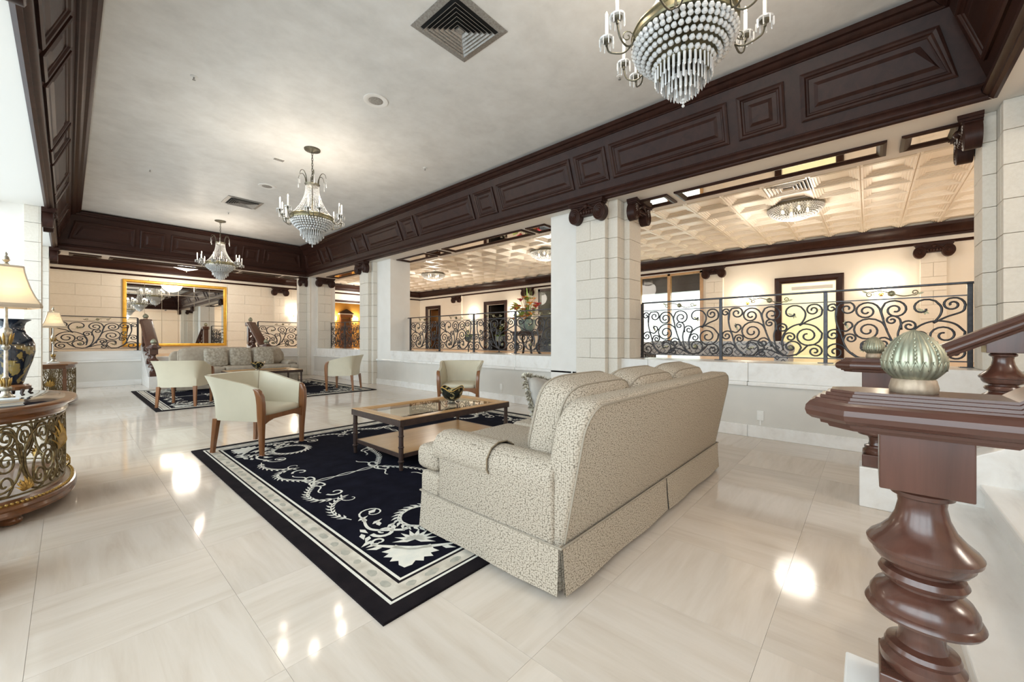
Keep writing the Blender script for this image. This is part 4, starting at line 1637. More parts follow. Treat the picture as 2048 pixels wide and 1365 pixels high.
            # medallion garland, a scalloped ring
            for k in range(2):
                a0 = PI + PI / 4 * k
                pts = []
                for j in range(6):
                    a = a0 + PI / 4 * j / 5
                    r = 0.92 - 0.13 * math.sin(PI * j / 5)
                    pts.append((r * math.cos(a), r * math.sin(a)))
                garland(pts, 0.060, 0.019)
            bow(0.92 * math.cos(PI * 1.25), 0.92 * math.sin(PI * 1.25), PI * 0.75)
            for i in range(start, len(pat.v)):
                x, y, zq = pat.v[i]
                pat.v[i] = (x * -sx, y * -sy, zq)
    # bows at the middle of each side with twin ribbons running to the medallion
    for a, R in ((0, HX), (PI / 2, HY), (PI, HX), (1.5 * PI, HY)):
        d = R - 0.26
        bow(d * math.cos(a), d * math.sin(a), a + PI / 2)
        bow(0.92 * math.cos(a), 0.92 * math.sin(a), a + PI / 2)
        for s in (-1, 1):
            pts = []
            for k in range(25):
                t = k / 24
                r = d + (0.94 - d) * t
                o = s * 0.022 * math.sin(t * 3 * PI)
                pts.append((r * math.cos(a) - o * math.sin(a), r * math.sin(a) + o * math.cos(a)))
            strip(pts, 0.011)
    # face every piece upward
    o = pat.build('garland_pattern', 'rug_cream', root, fix=False)
    o['kind'] = 'stuff'
    me = o.data
    bm = bmesh.new()
    bm.from_mesh(me)
    for fc in bm.faces:
        fc.normal_update()
        if fc.normal.z < 0:
            fc.normal_flip()
    bm.to_mesh(me)
    bm.free()
    return root


rug = build_rug()
rug.location = (2.865, 3.45, 0)
tag(rug, 'navy rug with cream garland pattern under the near coffee table', 'rug', 'garland-patterned navy rugs')
rug2 = copy_tree(rug)
rug2.location = (2.96, 10.72, 0)
tag(rug2, 'navy rug with cream garland pattern under the far coffee table', 'rug', 'garland-patterned navy rugs')
RZ = 0.0132


# ------------------------------------------------------------------ tub chairs
def build_chair():
    root = thing('tub_chair', 'x', 'armchair', (0, 0, 0))
    # legs: local front is -Y
    for sx in (-1, 1):
        # front post: leg and curved arm front in one
        P = [(sx * 0.300, -0.285, 0.0), (sx * 0.305, -0.285, 0.20), (sx * 0.312, -0.288, 0.40), (sx * 0.318, -0.290, 0.52), (sx * 0.322, -0.283, 0.60), (sx * 0.326, -0.262, 0.66), (sx * 0.328, -0.235, 0.685)]
        W = [(0.018, 0.020), (0.022, 0.025), (0.027, 0.032), (0.027, 0.034), (0.027, 0.033), (0.026, 0.028), (0.024, 0.018)]
        rows = []
        for (x, y, z), (wx, wy) in zip(P, W):
            rows.append([(x - wx, y - wy, z), (x + wx, y - wy, z), (x + wx, y + wy, z), (x - wx, y + wy, z)])
        m = MB().grid(rows, True)
        m.f.append((0, 1, 2, 3))
        k = len(m.v)
        m.f.append((k - 4, k - 3, k - 2, k - 1))
        m.build('front_leg', 'walnut', root, bevel=0.006, seg=2, smooth=True, angle=0.6)
        P = [(sx * 0.285, 0.310, 0.0), (sx * 0.270, 0.275, 0.36)]
        m = MB().grid([[(x - w, y - w, z), (x + w, y - w, z), (x + w, y + w, z), (x - w, y + w, z)] for (x, y, z), w in zip(P, (0.018, 0.027))], True)
        m.f += [(0, 1, 2, 3), (4, 5, 6, 7)]
        m.build('rear_leg', 'walnut', root, bevel=0.003, seg=1)
    # arched apron
    pts = [(-0.29, 0.40), (0.29, 0.40)]
    for k in range(9):
        u = 1 - 2 * k / 8
        pts.append((u * 0.29, 0.352 - 0.05 * max(0, abs(u) - 0.62) / 0.38))
    MB().prism(pts, 'y', -0.30, -0.275).build('apron', 'walnut', root, bevel=0.002, seg=1)
    # upholstered wrap-around shell
    path = [(-0.318, -0.26), (-0.318, -0.10), (-0.312, 0.08), (-0.300, 0.22), (-0.287, 0.272), (-0.255, 0.285), (-0.12, 0.295), (0, 0.297), (0.12, 0.295), (0.255, 0.285), (0.287, 0.272), (0.300, 0.22), (0.312, 0.08), (0.318, -0.10), (0.318, -0.26)]
    n = len(path)

    def nrm(i):
        a, b = path[max(i - 1, 0)], path[min(i + 1, n - 1)]
        d = Vector((b[0] - a[0], b[1] - a[1])).normalized()
        return Vector((-d.y, d.x))
    tops = []
    for x, y in path:
        t = (y + 0.26) / 0.55
        tops.append(0.685 + 0.135 * max(0, min(1, t)) ** 0.85)
    outer, inner = [], []
    for j in range(9):
        w = j / 8
        ro, ri = [], []
        for i, (x, y) in enumerate(path):
            nn = nrm(i)
            if nn.dot(Vector((x, y + 0.05))) < 0:
                nn = -nn
            z = 0.345 + (tops[i] - 0.345) * w
            back = max(0, min(1, (y + 0.10) / 0.38))
            fl = (0.012 + 0.085 * back) * w ** 2.4
            ro.append((x + nn.x * fl, y + nn.y * fl, z))
            fi = fl - 0.048 + 0.012 * w
            ri.append((x + nn.x * fi, y + nn.y * fi, z - (0.0 if j < 8 else 0.004)))
        outer.append(ro)
        inner.append(ri)
    rows = outer + list(reversed(inner))
    m = MB().grid(rows + rows[:1])
    R = len(rows)
    m.f.append(tuple(i * n for i in range(R)))
    m.f.append(tuple(i * n + n - 1 for i in reversed(range(R))))
    m.build('upholstered_shell', 'leather', root, bevel=0.0, smooth=True, angle=0.9)
    for i in (4, 10):
        MB().tube([Vector(inner[j][i]) * 1.0 for j in range(3, 9)] + [Vector(outer[8][i])], 0.004, 5).build('corner_seam', 'leather_seam', root)
    # seat cushion with rounded front
    c = puff(0.56, 0.11, 0.56, 0.25, 0.6)
    c.xform(Matrix.Rotation(PI / 2, 4, 'X'))
    c.xform(Matrix.Translation((0, -0.02, 0.425)))
    c.build('seat_cushion', 'leather', root, smooth='all')
    MB().box(-0.27, 0.27, -0.27, 0.26, 0.355, 0.40).build('seat_deck', 'walnut', root)
    return root


def face(dx, dy):
    """rotation that turns local -Y toward (dx,dy)"""
    return math.atan2(dx, -dy)


chair = build_chair()
CHS = [((1.425, 5.03), (0.545, -0.838), 'cream leather tub chair nearest the camera, on the rug corner'),
       ((1.44, 9.36), (0.527, 0.85), 'cream leather tub chair seen from behind on the far rug'),
       ((4.42, 9.36), (-0.70, 0.71), 'cream leather tub chair on the far rug beside the third opening'),
       ((4.44, 5.15), (-0.74, -0.67), 'cream leather tub chair facing the lobby, behind the near coffee table')]
for i, (p, d, lb) in enumerate(CHS):
    c = chair if i == 0 else copy_tree(chair)
    c.location = (p[0], p[1], RZ)
    c.rotation_euler = (0, 0, face(*d))
    tag(c, lb, 'armchair', 'cream leather tub chairs')


# ------------------------------------------------------------------ sofas
def build_sofa(fab, L=2.52):
    """local: length along +x from 0..L, back along y=0 leaning to -y, front toward +y"""
    root = thing('sofa', 'x', 'sofa', (0, 0, 0))
    D = 1.12
    # back: rounded slab, leaning
    m = MB().prism(rrect(0.02, L - 0.02, 0.12, 0.905, 0.16, 7), 'y', 0.01, 0.17)
    me_back = m
    o = m.build('back', fab, root, bevel=0.035, seg=3, smooth=True, angle=1.0)
    for v in o.data.vertices:
        v.co.y -= (v.co.z - 0.22) * 0.20
    # piping round the back's outer face
    P = [(x, 0.0 - (z - 0.22) * 0.20 + 0.012, z) for x, z in rrect(0.045, L - 0.045, 0.235, 0.880, 0.14, 8)]
    MB().tube(P[1:] + P[:1], 0.006, 5).build('back_piping', 'weave_piping' if fab == 'weave' else fab, o)
    # arms
    for sx in (0, 1):
        prof = [(0.0, 0.12), (0.0, 0.46), (-0.012, 0.50), (-0.010, 0.55), (0.02, 0.595), (0.07, 0.615), (0.13, 0.612), (0.18, 0.585), (0.205, 0.53), (0.20, 0.46), (0.195, 0.12)]
        poly = [((x if sx == 0 else L - x), z) for x, z in prof]
        ar = MB().prism(poly, 'y', 0.05, 0.90).build('arm', fab, root, bevel=0.02, seg=2, smooth=True, angle=0.8)
        # fitted arm cover over the front part of the arm
        cov = [(-0.010, 0.475), (-0.024, 0.50), (-0.022, 0.556), (0.012, 0.606), (0.066, 0.628), (0.134, 0.625), (0.190, 0.594), (0.217, 0.535), (0.212, 0.49)]
        rows = []
        for yy in (0.46, 0.56, 0.70, 0.82, 0.905, 0.925):
            k = 1.0 if yy < 0.91 else 0.985
            rows.append([((x if sx == 0 else L - x), yy, 0.48 + (z - 0.48) * k) for x, z in cov])
        rows.append([((x if sx == 0 else L - x) * 1.0, 0.925, 0.48 + (z - 0.48) * 0.55) for x, z in cov])
        cv = MB().grid(rows).build('arm_cover', fab, ar, smooth=True, angle=1.2)
        MB().tube([(p[0], 0.458, p[2]) for p in rows[0]], 0.004, 4).build('cover_hem', 'leather_seam', cv)
    # seat base and cushions
    MB().box(0.14, L - 0.14, 0.10, 1.06, 0.20, 0.37).build('seat_base', fab, root, bevel=0.02, seg=2)
    w = (L - 0.40) / 3
    for k in range(3):
        x0 = 0.20 + w * k
        m = MB().box(x0 + 0.004, x0 + w - 0.004, 0.22, 1.145, 0.355, 0.52)
        c = m.build('seat_cushion', fab, root, bevel=0.055, seg=4, smooth=True, angle=1.0)
        MB().tube([(x0 + 0.03, 1.133, 0.475), (x0 + w - 0.03, 1.133, 0.475)], 0.005, 5).build('cushion_piping', 'weave_piping' if fab == 'weave' else fab, c)
    # end cushions wrap in front of the arms (T shape)
    for x0, x1 in ((0.02, 0.22), (L - 0.22, L - 0.02)):
        MB().box(x0 - 0.015, x1 + 0.015, 0.93, 1.145, 0.36, 0.515).build('cushion_return', fab, root, bevel=0.05, seg=3, smooth=True, angle=1.0)
        MB().box(x0 - 0.02, x1 + 0.02, 0.90, 1.085, 0.20, 0.36).build('base_return', fab, root, bevel=0.03, seg=3, smooth=True, angle=1.0)
    # back cushions
    for k in range(3):
        x0 = 0.16 + (L - 0.32) / 3 * k
        wc = (L - 0.32) / 3
        c = puff(wc * 1.03, 0.33, 0.50, 0.42, 0.66, 40, 18)
        c.xform(Matrix.Rotation(0.27, 4, 'X'))
        c.xform(Matrix.Translation((x0 + wc / 2, 0.215, 0.735)))
        cu = c.build('back_cushion', fab, root, smooth='all')
        for off in (-0.075, 0.075):
            loopm = []
            ce = math.cos(math.asin(abs(2 * off / 0.33) ** (1 / 0.66))) ** 0.66
            for q in range(40):
                th = 2 * PI * q / 40
                x = wc * 1.03 / 2 * ce * 1.004 * math.copysign(abs(math.cos(th)) ** 0.42, math.cos(th))
                zq = 0.25 * ce * 1.004 * math.copysign(abs(math.sin(th)) ** 0.42, math.sin(th))
                loopm.append(Matrix.Translation((x0 + wc / 2, 0.215, 0.735)) @ Matrix.Rotation(0.27, 4, 'X') @ Vector((x, off, zq)))
            MB().tube(loopm, 0.0055, 5, closed=True).build('cushion_piping', 'weave_piping' if fab == 'weave' else fab, cu)
    # skirt with pleats
    def skirt(pts, nm='skirt_panel'):
        (xa, ya), (xb, yb) = pts
        d = Vector((xb - xa, yb - ya)).normalized()
        nn = Vector((d.y, -d.x))
        rows = []
        for z, o_, s in ((0.236, 0.006, 0.0), (0.12, 0.014, 0.0), (0.018, 0.024, 0.0)):
            row = []
            for k in range(9):
                t = k / 8
                wv = 0.006 * math.sin(t * 11) * (0.232 - z) / 0.2
                row.append((xa + (xb - xa) * t + nn.x * (o_ + wv), ya + (yb - ya) * t + nn.y * (o_ + wv), z))
            rows.append(row)
        for z, o_ in ((0.018, 0.012), (0.236, -0.010)):
            rows.append([(xa + (xb - xa) * k / 8 + nn.x * o_, ya + (yb - ya) * k / 8 + nn.y * o_, z) for k in range(9)])
        return MB().grid(rows).build(nm, fab, root, smooth=True, angle=0.9)
    h = L / 2
    skirt(((0.008, 0.0), (h - 0.006, 0.0)))
    skirt(((h + 0.006, 0.0), (L - 0.008, 0.0)))
    skirt(((L, 0.008), (L, 1.06)))
    skirt(((L - 0.008, 1.07), (h + 0.006, 1.07)))
    skirt(((h - 0.006, 1.07), (0.008, 1.07)))
    skirt(((0.0, 1.06), (0.0, 0.008)))
    MB().box(0.012, L - 0.012, 0.012, 1.058, 0.03, 0.23).build('inner_lining', fab, root)
    MB().tube([(-0.006, -0.006, 0.234), (L + 0.006, -0.006, 0.234), (L + 0.006, 1.076, 0.234), (-0.006, 1.076, 0.234)], 0.006, 5, closed=True).build('skirt_piping', 'weave_piping' if fab == 'weave' else fab, root)
    for x in (0.1, L - 0.1):
        for y in (0.1, 0.95):
            MB().box(x - 0.03, x + 0.03, y - 0.03, y + 0.03, 0.0, 0.06).build('foot', 'espresso', root)
    return root


s1 = build_sofa('weave')
s1.location = (1.50, 1.045, RZ)
tag(s1, 'beige woven three-seat sofa with pleated skirt, its back to the camera', 'sofa', 'lobby sofas')
s2 = build_sofa('chenille', 2.62)
s2.location = (4.27, 12.86, RZ)
s2.rotation_euler = (0, 0, PI)
tag(s2, 'taupe chenille sofa facing the camera in front of the far steps', 'sofa', 'lobby sofas')


# throw pillows
def pillow(label, loc, rot, size, mat, group, fringe=False):
    root = thing('throw_pillow', label, 'pillow', loc, 0, group)
    root.rotation_euler = rot
    puff(size, 0.17, size, 0.30, 0.85, 32, 14).build('pillow_cover', mat, root, smooth='all')
    if fringe:
        rng = random.Random(11)
        for nm, mt, k0 in (('fringe', 'fringe_tan', 0), ('fringe', 'fringe_dark', 1)):
            m = MB()
            h = size / 2 * 0.985
            for k in range(420):
                if k % 2 != k0:
                    continue
                t = k / 420 * 4
                s, u = int(t), (t % 1) * 2 - 1
                x, z = ((u * h, h), (h, -u * h), (-u * h, -h), (-h, u * h))[s]
                ox, oz = ((0, 1), (1, 0), (0, -1), (-1, 0))[s]
                for q in range(2):
                    a = rng.uniform(-0.9, 0.9)
                    ln = rng.uniform(0.022, 0.042)
                    dx = ox * math.cos(a) - oz * math.sin(a)
                    dz = ox * math.sin(a) + oz * math.cos(a)
                    dy = rng.uniform(-0.02, 0.02)
                    b = 0.0045
                    m.add([(x - oz * b, -b, z - ox * b), (x + oz * b, b, z + ox * b), (x + dx * ln + b, dy, z + dz * ln), (x + dx * ln * 0.6, dy + 0.012, z + dz * ln * 0.6)], [(0, 1, 2), (1, 3, 2), (0, 2, 3), (0, 3, 1)])
            tag(m.build(nm, mt, root, fix=False), kind='stuff')
    return root


pillow('grey throw pillow with shaggy tan fringe at the arm of the woven sofa', (2.07, 1.50, 0.735), (-0.45, 0.22, 0.06), 0.44, 'pillow_grey', 'sofa throw pillows', True)
for x, lb in ((2.50, 'crushed taupe pillow on the far sofa, leftmost of three'), (3.03, 'crushed taupe pillow between two others on the far sofa'), (3.57, 'crushed taupe pillow nearest the right arm of the far sofa')):
    pillow(lb, (x, 12.27, 0.755), (-0.22, 0.06 * (x - 3.0), 0.0), 0.49, 'chenille_pillow', 'sofa throw pillows')


# ------------------------------------------------------------------ coffee tables
def build_table(W=1.46, D=0.92, H=0.46):
    root = thing('coffee_table', 'x', 'coffee table')
    # frame with stepped inner edge (wood) and dark outer apron
    m = MB().box(-W / 2, W / 2, -D / 2, -D / 2 + 0.022, H - 0.06, H).box(-W / 2, W / 2, D / 2 - 0.022, D / 2, H - 0.06, H)
    m.box(-W / 2, -W / 2 + 0.022, -D / 2 + 0.022, D / 2 - 0.022, H - 0.06, H).box(W / 2 - 0.022, W / 2, -D / 2 + 0.022, D / 2 - 0.022, H - 0.06, H)
    m.build('apron', 'espresso', root, bevel=0.003, seg=1)
    m = MB()
    prof = [(0.004, H), (0.004, H + 0.006), (0.05, H + 0.010), (0.075, H + 0.010), (0.082, H + 0.004), (0.105, H + 0.003), (0.112, H - 0.006), (0.135, H - 0.008), (0.14, H - 0.03), (0.004, H - 0.03)]
    rows = [[(-W / 2 + d, -D / 2 + d, z), (W / 2 - d, -D / 2 + d, z), (W / 2 - d, D / 2 - d, z), (-W / 2 + d, D / 2 - d, z)] for d, z in prof]
    m.grid(rows + rows[:1], True)
    m.build('top_frame', 'honey_wood', root)
    MB().box(-W / 2 + 0.125, W / 2 - 0.125, -D / 2 + 0.125, D / 2 - 0.125, H - 0.012, H - 0.004).build('glass_top', 'table_glass', root)
    sh = MB().box(-W / 2 + 0.045, W / 2 - 0.045, -D / 2 + 0.045, D / 2 - 0.045, 0.118, 0.140).build('shelf', 'honey_wood', root)
    m = MB().box(-W / 2 + 0.04, W / 2 - 0.04, -D / 2 + 0.035, -D / 2 + 0.045, 0.105, 0.142).box(-W / 2 + 0.04, W / 2 - 0.04, D / 2 - 0.045, D / 2 - 0.035, 0.105, 0.142)
    m.box(-W / 2 + 0.035, -W / 2 + 0.045, -D / 2 + 0.04, D / 2 - 0.04, 0.105, 0.142).box(W / 2 - 0.045, W / 2 - 0.035, -D / 2 + 0.04, D / 2 - 0.04, 0.105, 0.142)
    m.build('shelf_edge', 'espresso', sh)
    prof = [(0.016, 0.0), (0.018, 0.05), (0.022, 0.07), (0.028, 0.075), (0.028, 0.083), (0.021, 0.09), (0.022, 0.20), (0.027, 0.205), (0.027, 0.212), (0.022, 0.217), (0.021, 0.30), (0.026, 0.305), (0.026, 0.312), (0.021, 0.317), (0.022, H - 0.06)]
    for sx in (-1, 1):
        for sy in (-1, 1):
            MB().lathe(prof, 14).build('leg', 'espresso', root, (sx * (W / 2 - 0.03), sy * (D / 2 - 0.03), 0), smooth=True)
    return root


t1 = build_table()
t1.location = (2.72, 3.59, RZ)
tag(t1, 'glass-topped wooden coffee table with shelf on the near rug', 'coffee table', 'glass-topped coffee tables')
t2 = copy_tree(t1)
t2.location = (3.12, 10.78, RZ)
tag(t2, 'glass-topped wooden coffee table before the far sofa', 'coffee table', 'glass-topped coffee tables')


def build_bowl():
    root = thing('footed_bowl', 'x', 'bowl')
    def wav(r, z, a):
        k = max(0.0, (z - 0.06) / 0.12)
        return r * (1 + 0.07 * k * math.cos(4 * a))
    prof = [(0.035, 0.035), (0.06, 0.05), (0.095, 0.075), (0.118, 0.11), (0.125, 0.14), (0.135, 0.165), (0.140, 0.175), (0.134, 0.176), (0.122, 0.16), (0.112, 0.13), (0.095, 0.10), (0.06, 0.07), (0.001, 0.06)]
    m = MB().lathe(prof, 48, fn=wav)
    m.v = [(x, y, z + (0.022 * math.cos(4 * math.atan2(y, x)) if z > 0.15 else 0)) for x, y, z in m.v]
    m.build('bowl_body', 'lacquer_bowl', root, smooth='all')
    rim = [(0.138 * (1 + 0.07 * 0.95 * math.cos(4 * a)) * math.cos(a), 0.138 * (1 + 0.07 * 0.95 * math.cos(4 * a)) * math.sin(a), 0.176 + 0.022 * math.cos(4 * a)) for a in [2 * PI * k / 48 for k in range(48)]]
    MB().tube(rim, 0.004, 6, closed=True).build('gilt_rim', 'gold', root, smooth='all')
    MB().lathe([(0.060, 0.0), (0.062, 0.006), (0.045, 0.016), (0.026, 0.026), (0.030, 0.038), (0.0, 0.04)], 28).build('foot', 'silver_gilt', root, smooth=True)
    return root


b1 = build_bowl()
b1.location = (2.93, 3.54, RZ + 0.4562)
tag(b1, 'dark lacquered bowl with wavy gilt rim on the near coffee table', 'bowl', 'wavy lacquered bowls')
b2 = copy_tree(b1)
b2.location = (3.06, 10.95, RZ + 0.4562)
tag(b2, 'dark lacquered bowl with wavy gilt rim on the far coffee table', 'bowl', 'wavy lacquered bowls')


# ------------------------------------------------------------------ crystal chandeliers
def bead(m, c, r, sz=1.15):
    x, y, z = c
    vs = [(x + r, y, z), (x, y + r, z), (x - r, y, z), (x, y - r, z), (x, y, z + r * sz), (x, y, z - r * sz)]
    q = r * 0.72
    # 14-vertex faceted ball
    vs += [(x + q * a, y + q * b, z + q * c2 * 0.8) for a in (-1, 1) for b in (-1, 1) for c2 in (-1, 1)]
    m.add(vs[:6], [(0, 1, 4), (1, 2, 4), (2, 3, 4), (3, 0, 4), (1, 0, 5), (2, 1, 5), (3, 2, 5), (0, 3, 5)])


def ball(m, c, r):
    n = 6
    m.lathe([(r * 0.05, c[2] - r), (r * 0.75, c[2] - r * 0.62), (r, c[2]), (r * 0.75, c[2] + r * 0.62), (r * 0.05, c[2] + r)], n, c[0], c[1])


def prism(m, x, y, z, ln, w, rot):
    ca, sa = math.cos(rot), math.sin(rot)
    vs = []
    for (u, v) in ((-w, 0), (0, -w * 0.7), (w, 0), (0, w * 0.7)):
        vs.append((x + u * ca - v * sa, y + u * sa + v * ca, z))
    vs += [(p[0], p[1], z - ln * 0.86) for p in vs[:4]]
    vs += [(x, y, z - ln)]
    m.add(vs, [(0, 1, 5, 4), (1, 2, 6, 5), (2, 3, 7, 6), (3, 0, 4, 7), (3, 2, 1, 0), (4, 5, 8), (5, 6, 8), (6, 7, 8), (7, 4, 8)])


def build_chandelier():
    """hangs from local z=0 downward"""
    root = thing('crystal_chandelier', 'x', 'chandelier')
    MB().lathe([(0.001, -0.055), (0.03, -0.05), (0.05, -0.035), (0.115, -0.018), (0.12, 0.0)], 28).build('ceiling_canopy', 'bronze', root, smooth=True)
    # chain
    link = MB().tube([(0.011 * math.cos(a), 0, 0.028 * math.sin(a)) for a in [2 * PI * k / 12 for k in range(12)]], 0.0045, 5, closed=True).data('chain_link', 'bronze', smooth='all')
    for k in range(12):
        inst('chain_link', link, root, (0, 0, -0.075 - 0.042 * k), (0, 0, PI / 2 * (k % 2)))
    zc, zr = -0.57, -1.10       # crown and main ring
    MB().lathe([(0.010, zc + 0.06), (0.014, zc + 0.03), (0.012, zc), (0.010, -1.25), (0.001, -1.25)], 10).build('stem', 'bronze', root, smooth=True)
    MB().lathe([(0.085, zc - 0.025), (0.10, zc - 0.02), (0.105, zc), (0.112, zc + 0.015), (0.095, zc + 0.015), (0.085, zc)], 28).build('crown_ring', 'bronze', root, smooth=True)
    for k in range(6):
        a = 2 * PI * (k + 0.25) / 6
        pts = [(0.095, zc), (0.11, zc + 0.12), (0.15, zc + 0.185), (0.195, zc + 0.17), (0.215, zc + 0.11)]
        fr = MB().tube([(v.x * math.cos(a), v.x * math.sin(a), v.y) for v in smooth_pts(pts, 4)], [0.008 - 0.0003 * i for i in range(17)], 5).build('palm_frond', 'bronze', root, smooth='all')
        m = MB()
        for j in range(4):
            ball(m, (0.215 * math.cos(a), 0.215 * math.sin(a), zc + 0.09 - 0.018 * j), 0.006)
        prism(m, 0.215 * math.cos(a), 0.215 * math.sin(a), zc + 0.02, 0.06, 0.007, a)
        m.build('frond_drop', 'crystal', fr)
    # swags of beads between the crown and the ring: concave tent
    m = MB()
    for k in range(34):
        a = 2 * PI * k / 34
        for j in range(24):
            t = j / 23
            r = 0.095 + 0.205 * t ** 2.1
            z = zc - 0.02 - (zc - 0.02 - zr - 0.03) * t
            bead(m, (r * math.cos(a), r * math.sin(a), z), 0.0062 + 0.002 * t)
    tag(m.build('bead_tent', 'crystal', root, fix=False), kind='stuff')
    # pierced main ring
    MB().lathe([(0.296, zr - 0.035), (0.310, zr - 0.033), (0.314, zr - 0.02), (0.308, zr - 0.015), (0.308, zr + 0.018), (0.315, zr + 0.024), (0.312, zr + 0.034), (0.298, zr + 0.034)], 48, fn=lambda r, z, a: r * (1 + 0.006 * math.cos(60 * a))).build('main_ring', 'antique_brass', root, smooth=True)
    # basket of round crystals
    m = MB()
    rows = 6
    for j in range(rows):
        t = j / (rows - 1)
        r = 0.298 - 0.125 * t ** 1.5
        z = zr - 0.052 - 0.14 * t
        n = int(2 * PI * r / 0.0375)
        for k in range(n):
            a = 2 * PI * (k + 0.5 * (j % 2)) / n
            ball(m, (r * math.cos(a), r * math.sin(a), z), 0.0180)
    tag(m.build('bead_basket', 'crystal', root, smooth=False, fix=False), kind='stuff')
    MB().lathe([(0.160, zr - 0.208), (0.172, zr - 0.205), (0.172, zr - 0.195), (0.160, zr - 0.193)], 36).build('lower_ring', 'antique_brass', root, smooth=True)
    m = MB()
    for (r, z, n, ln) in ((0.166, zr - 0.208, 34, 0.085), (0.128, zr - 0.248, 27, 0.09), (0.088, zr - 0.290, 19, 0.09), (0.046, zr - 0.330, 10, 0.075)):
        for k in range(n):
            a = 2 * PI * k / n
            prism(m, r * math.cos(a), r * math.sin(a), z, ln, 0.0078, a + PI / 2)
            ball(m, (r * math.cos(a), r * math.sin(a), z + 0.008), 0.008)
    tag(m.build('prism_fringe', 'crystal', root, fix=False), kind='stuff')
    for (r, z) in ((0.126, zr - 0.241), (0.086, zr - 0.283), (0.045, zr - 0.323)):
        MB().lathe([(r - 0.003, z), (r + 0.003, z), (r + 0.003, z + 0.006), (r - 0.003, z + 0.006)], 28).build('tier_ring', 'bronze', root)
    m = MB()
    for j in range(3):
        ball(m, (0, 0, zr - 0.405 - 0.02 * j), 0.010)
    m.build('drop_finial', 'crystal', root)
    # candle arms in pairs
    cup = MB().lathe([(0.001, -0.03), (0.008, -0.028), (0.010, -0.01), (0.026, 0.0), (0.030, 0.008), (0.012, 0.010), (0.012, 0.022), (0.0, 0.022)], 14).data('candle_cup', 'bronze', smooth=True)
    pan = MB().lathe([(0.012, 0.008), (0.044, 0.012), (0.048, 0.02), (0.044, 0.02), (0.012, 0.014)], 14)
    for k in range(8):
        a = 2 * PI * k / 8
        prism(pan, 0.045 * math.cos(a), 0.045 * math.sin(a), 0.012, 0.055, 0.0055, a)
    pan = pan.data('crystal_pan', 'crystal', fix=False)
    cnd = MB().lathe([(0.0105, 0.02), (0.0105, 0.155), (0.0, 0.155)], 10).data('candle_sleeve', 'candle_white', smooth=True)
    blb = MB().lathe([(0.004, 0.155), (0.009, 0.168), (0.008, 0.182), (0.001, 0.20)], 8).data('candle_bulb', 'bulb_lit', smooth='all')
    for k in range(6):
        a0 = 2 * PI * k / 6 + 0.2
        for da, rr, zz in ((-0.17, 0.47, zr + 0.02), (0.17, 0.44, zr + 0.045)):
            a = a0 + da
            pts = [(0.31, a0, zr), (0.325, a0, zr - 0.055), (0.37, a0 + da * 0.5, zr - 0.085), (rr - 0.02, a0 + da * 0.9, zr - 0.055), (rr, a, zz - 0.03)]
            arm = MB().tube([v for v in smooth_pts([(r * math.cos(t), r * math.sin(t), z) for r, t, z in pts], 6)], 0.0058, 6).build('candle_arm', 'bronze', root, smooth='all')
            loc = (rr * math.cos(a), rr * math.sin(a), zz)
            inst('candle_cup', cup, arm, loc)
            inst('crystal_pan', pan, arm, loc)
            inst('candle_sleeve', cnd, arm, loc)
            inst('candle_bulb', blb, arm, loc)
        # leafy scroll at the root of each pair
        c = (0.345, zr + 0.0)
        pts = [(0.315, zr - 0.03)] + spiral((0.315, zr - 0.03), (0.352, zr - 0.005), 1.3, -1, 0.2, 12)
        MB().tube([(p[0] * math.cos(a0), p[0] * math.sin(a0), p[1]) for p in pts], 0.004, 5).build('leaf_scroll', 'bronze', root, smooth='all')
    return root


ch1 = build_chandelier()
CHY = [(0.87, 'crystal chandelier hanging over the woven sofa, cut off by the top of the picture'), (6.57, 'crystal chandelier hanging in the middle of the lobby ceiling'), (12.26, 'smaller-looking crystal chandelier in front of the far cove beam')]
for i, (y, lb) in enumerate(CHY):
    c = ch1 if i == 0 else copy_tree(ch1)
    c.location = (2.59, y, ZT)
    tag(c, lb, 'chandelier', 'lobby crystal chandeliers')
    for q in range(6):
        aq = 2 * PI * q / 6 + 0.2
        point_light('chandelier_light', (2.59 + 0.47 * math.cos(aq), y + 0.47 * math.sin(aq), ZT - 0.84), 5.6, (1.0, 0.88, 0.73), 0.03)

# ------------------------------------------------------------------ ceiling fittings
def vent(label, x, y, w, d):
    root = thing('ceiling_vent', label, 'vent', (x, y, ZT), 0, 'ceiling air vents')
    MB().box(-w / 2 + 0.03, w / 2 - 0.03, -d / 2 + 0.03, d / 2 - 0.03, -0.012, -0.004).build('backing', 'vent_dark', root)
    rows = [[(-w / 2 + e, -d / 2 + e, z), (w / 2 - e, -d / 2 + e, z), (w / 2 - e, d / 2 - e, z), (-w / 2 + e, d / 2 - e, z)] for e, z in ((0, 0), (0.0, -0.006), (0.06, -0.018), (0.07, -0.008))]
    MB().grid(rows, True).build('outer_flange', 'grey_metal', root)
    for k in range(6):
        e = 0.085 + 0.036 * k
        rows = [[(-w / 2 + q, -d / 2 + q, z), (w / 2 - q, -d / 2 + q, z), (w / 2 - q, d / 2 - q, z), (-w / 2 + q, d / 2 - q, z)] for q, z in ((e, -0.040), (e + 0.004, -0.040), (e + 0.026, -0.014), (e + 0.022, -0.014), (e, -0.040))]
        MB().grid(rows, True).build('louver', 'grey_metal', root)
    MB().box(-0.035, 0.035, -0.03, 0.03, -0.030, -0.012).build('centre_plate', 'grey_metal', root)
    return root


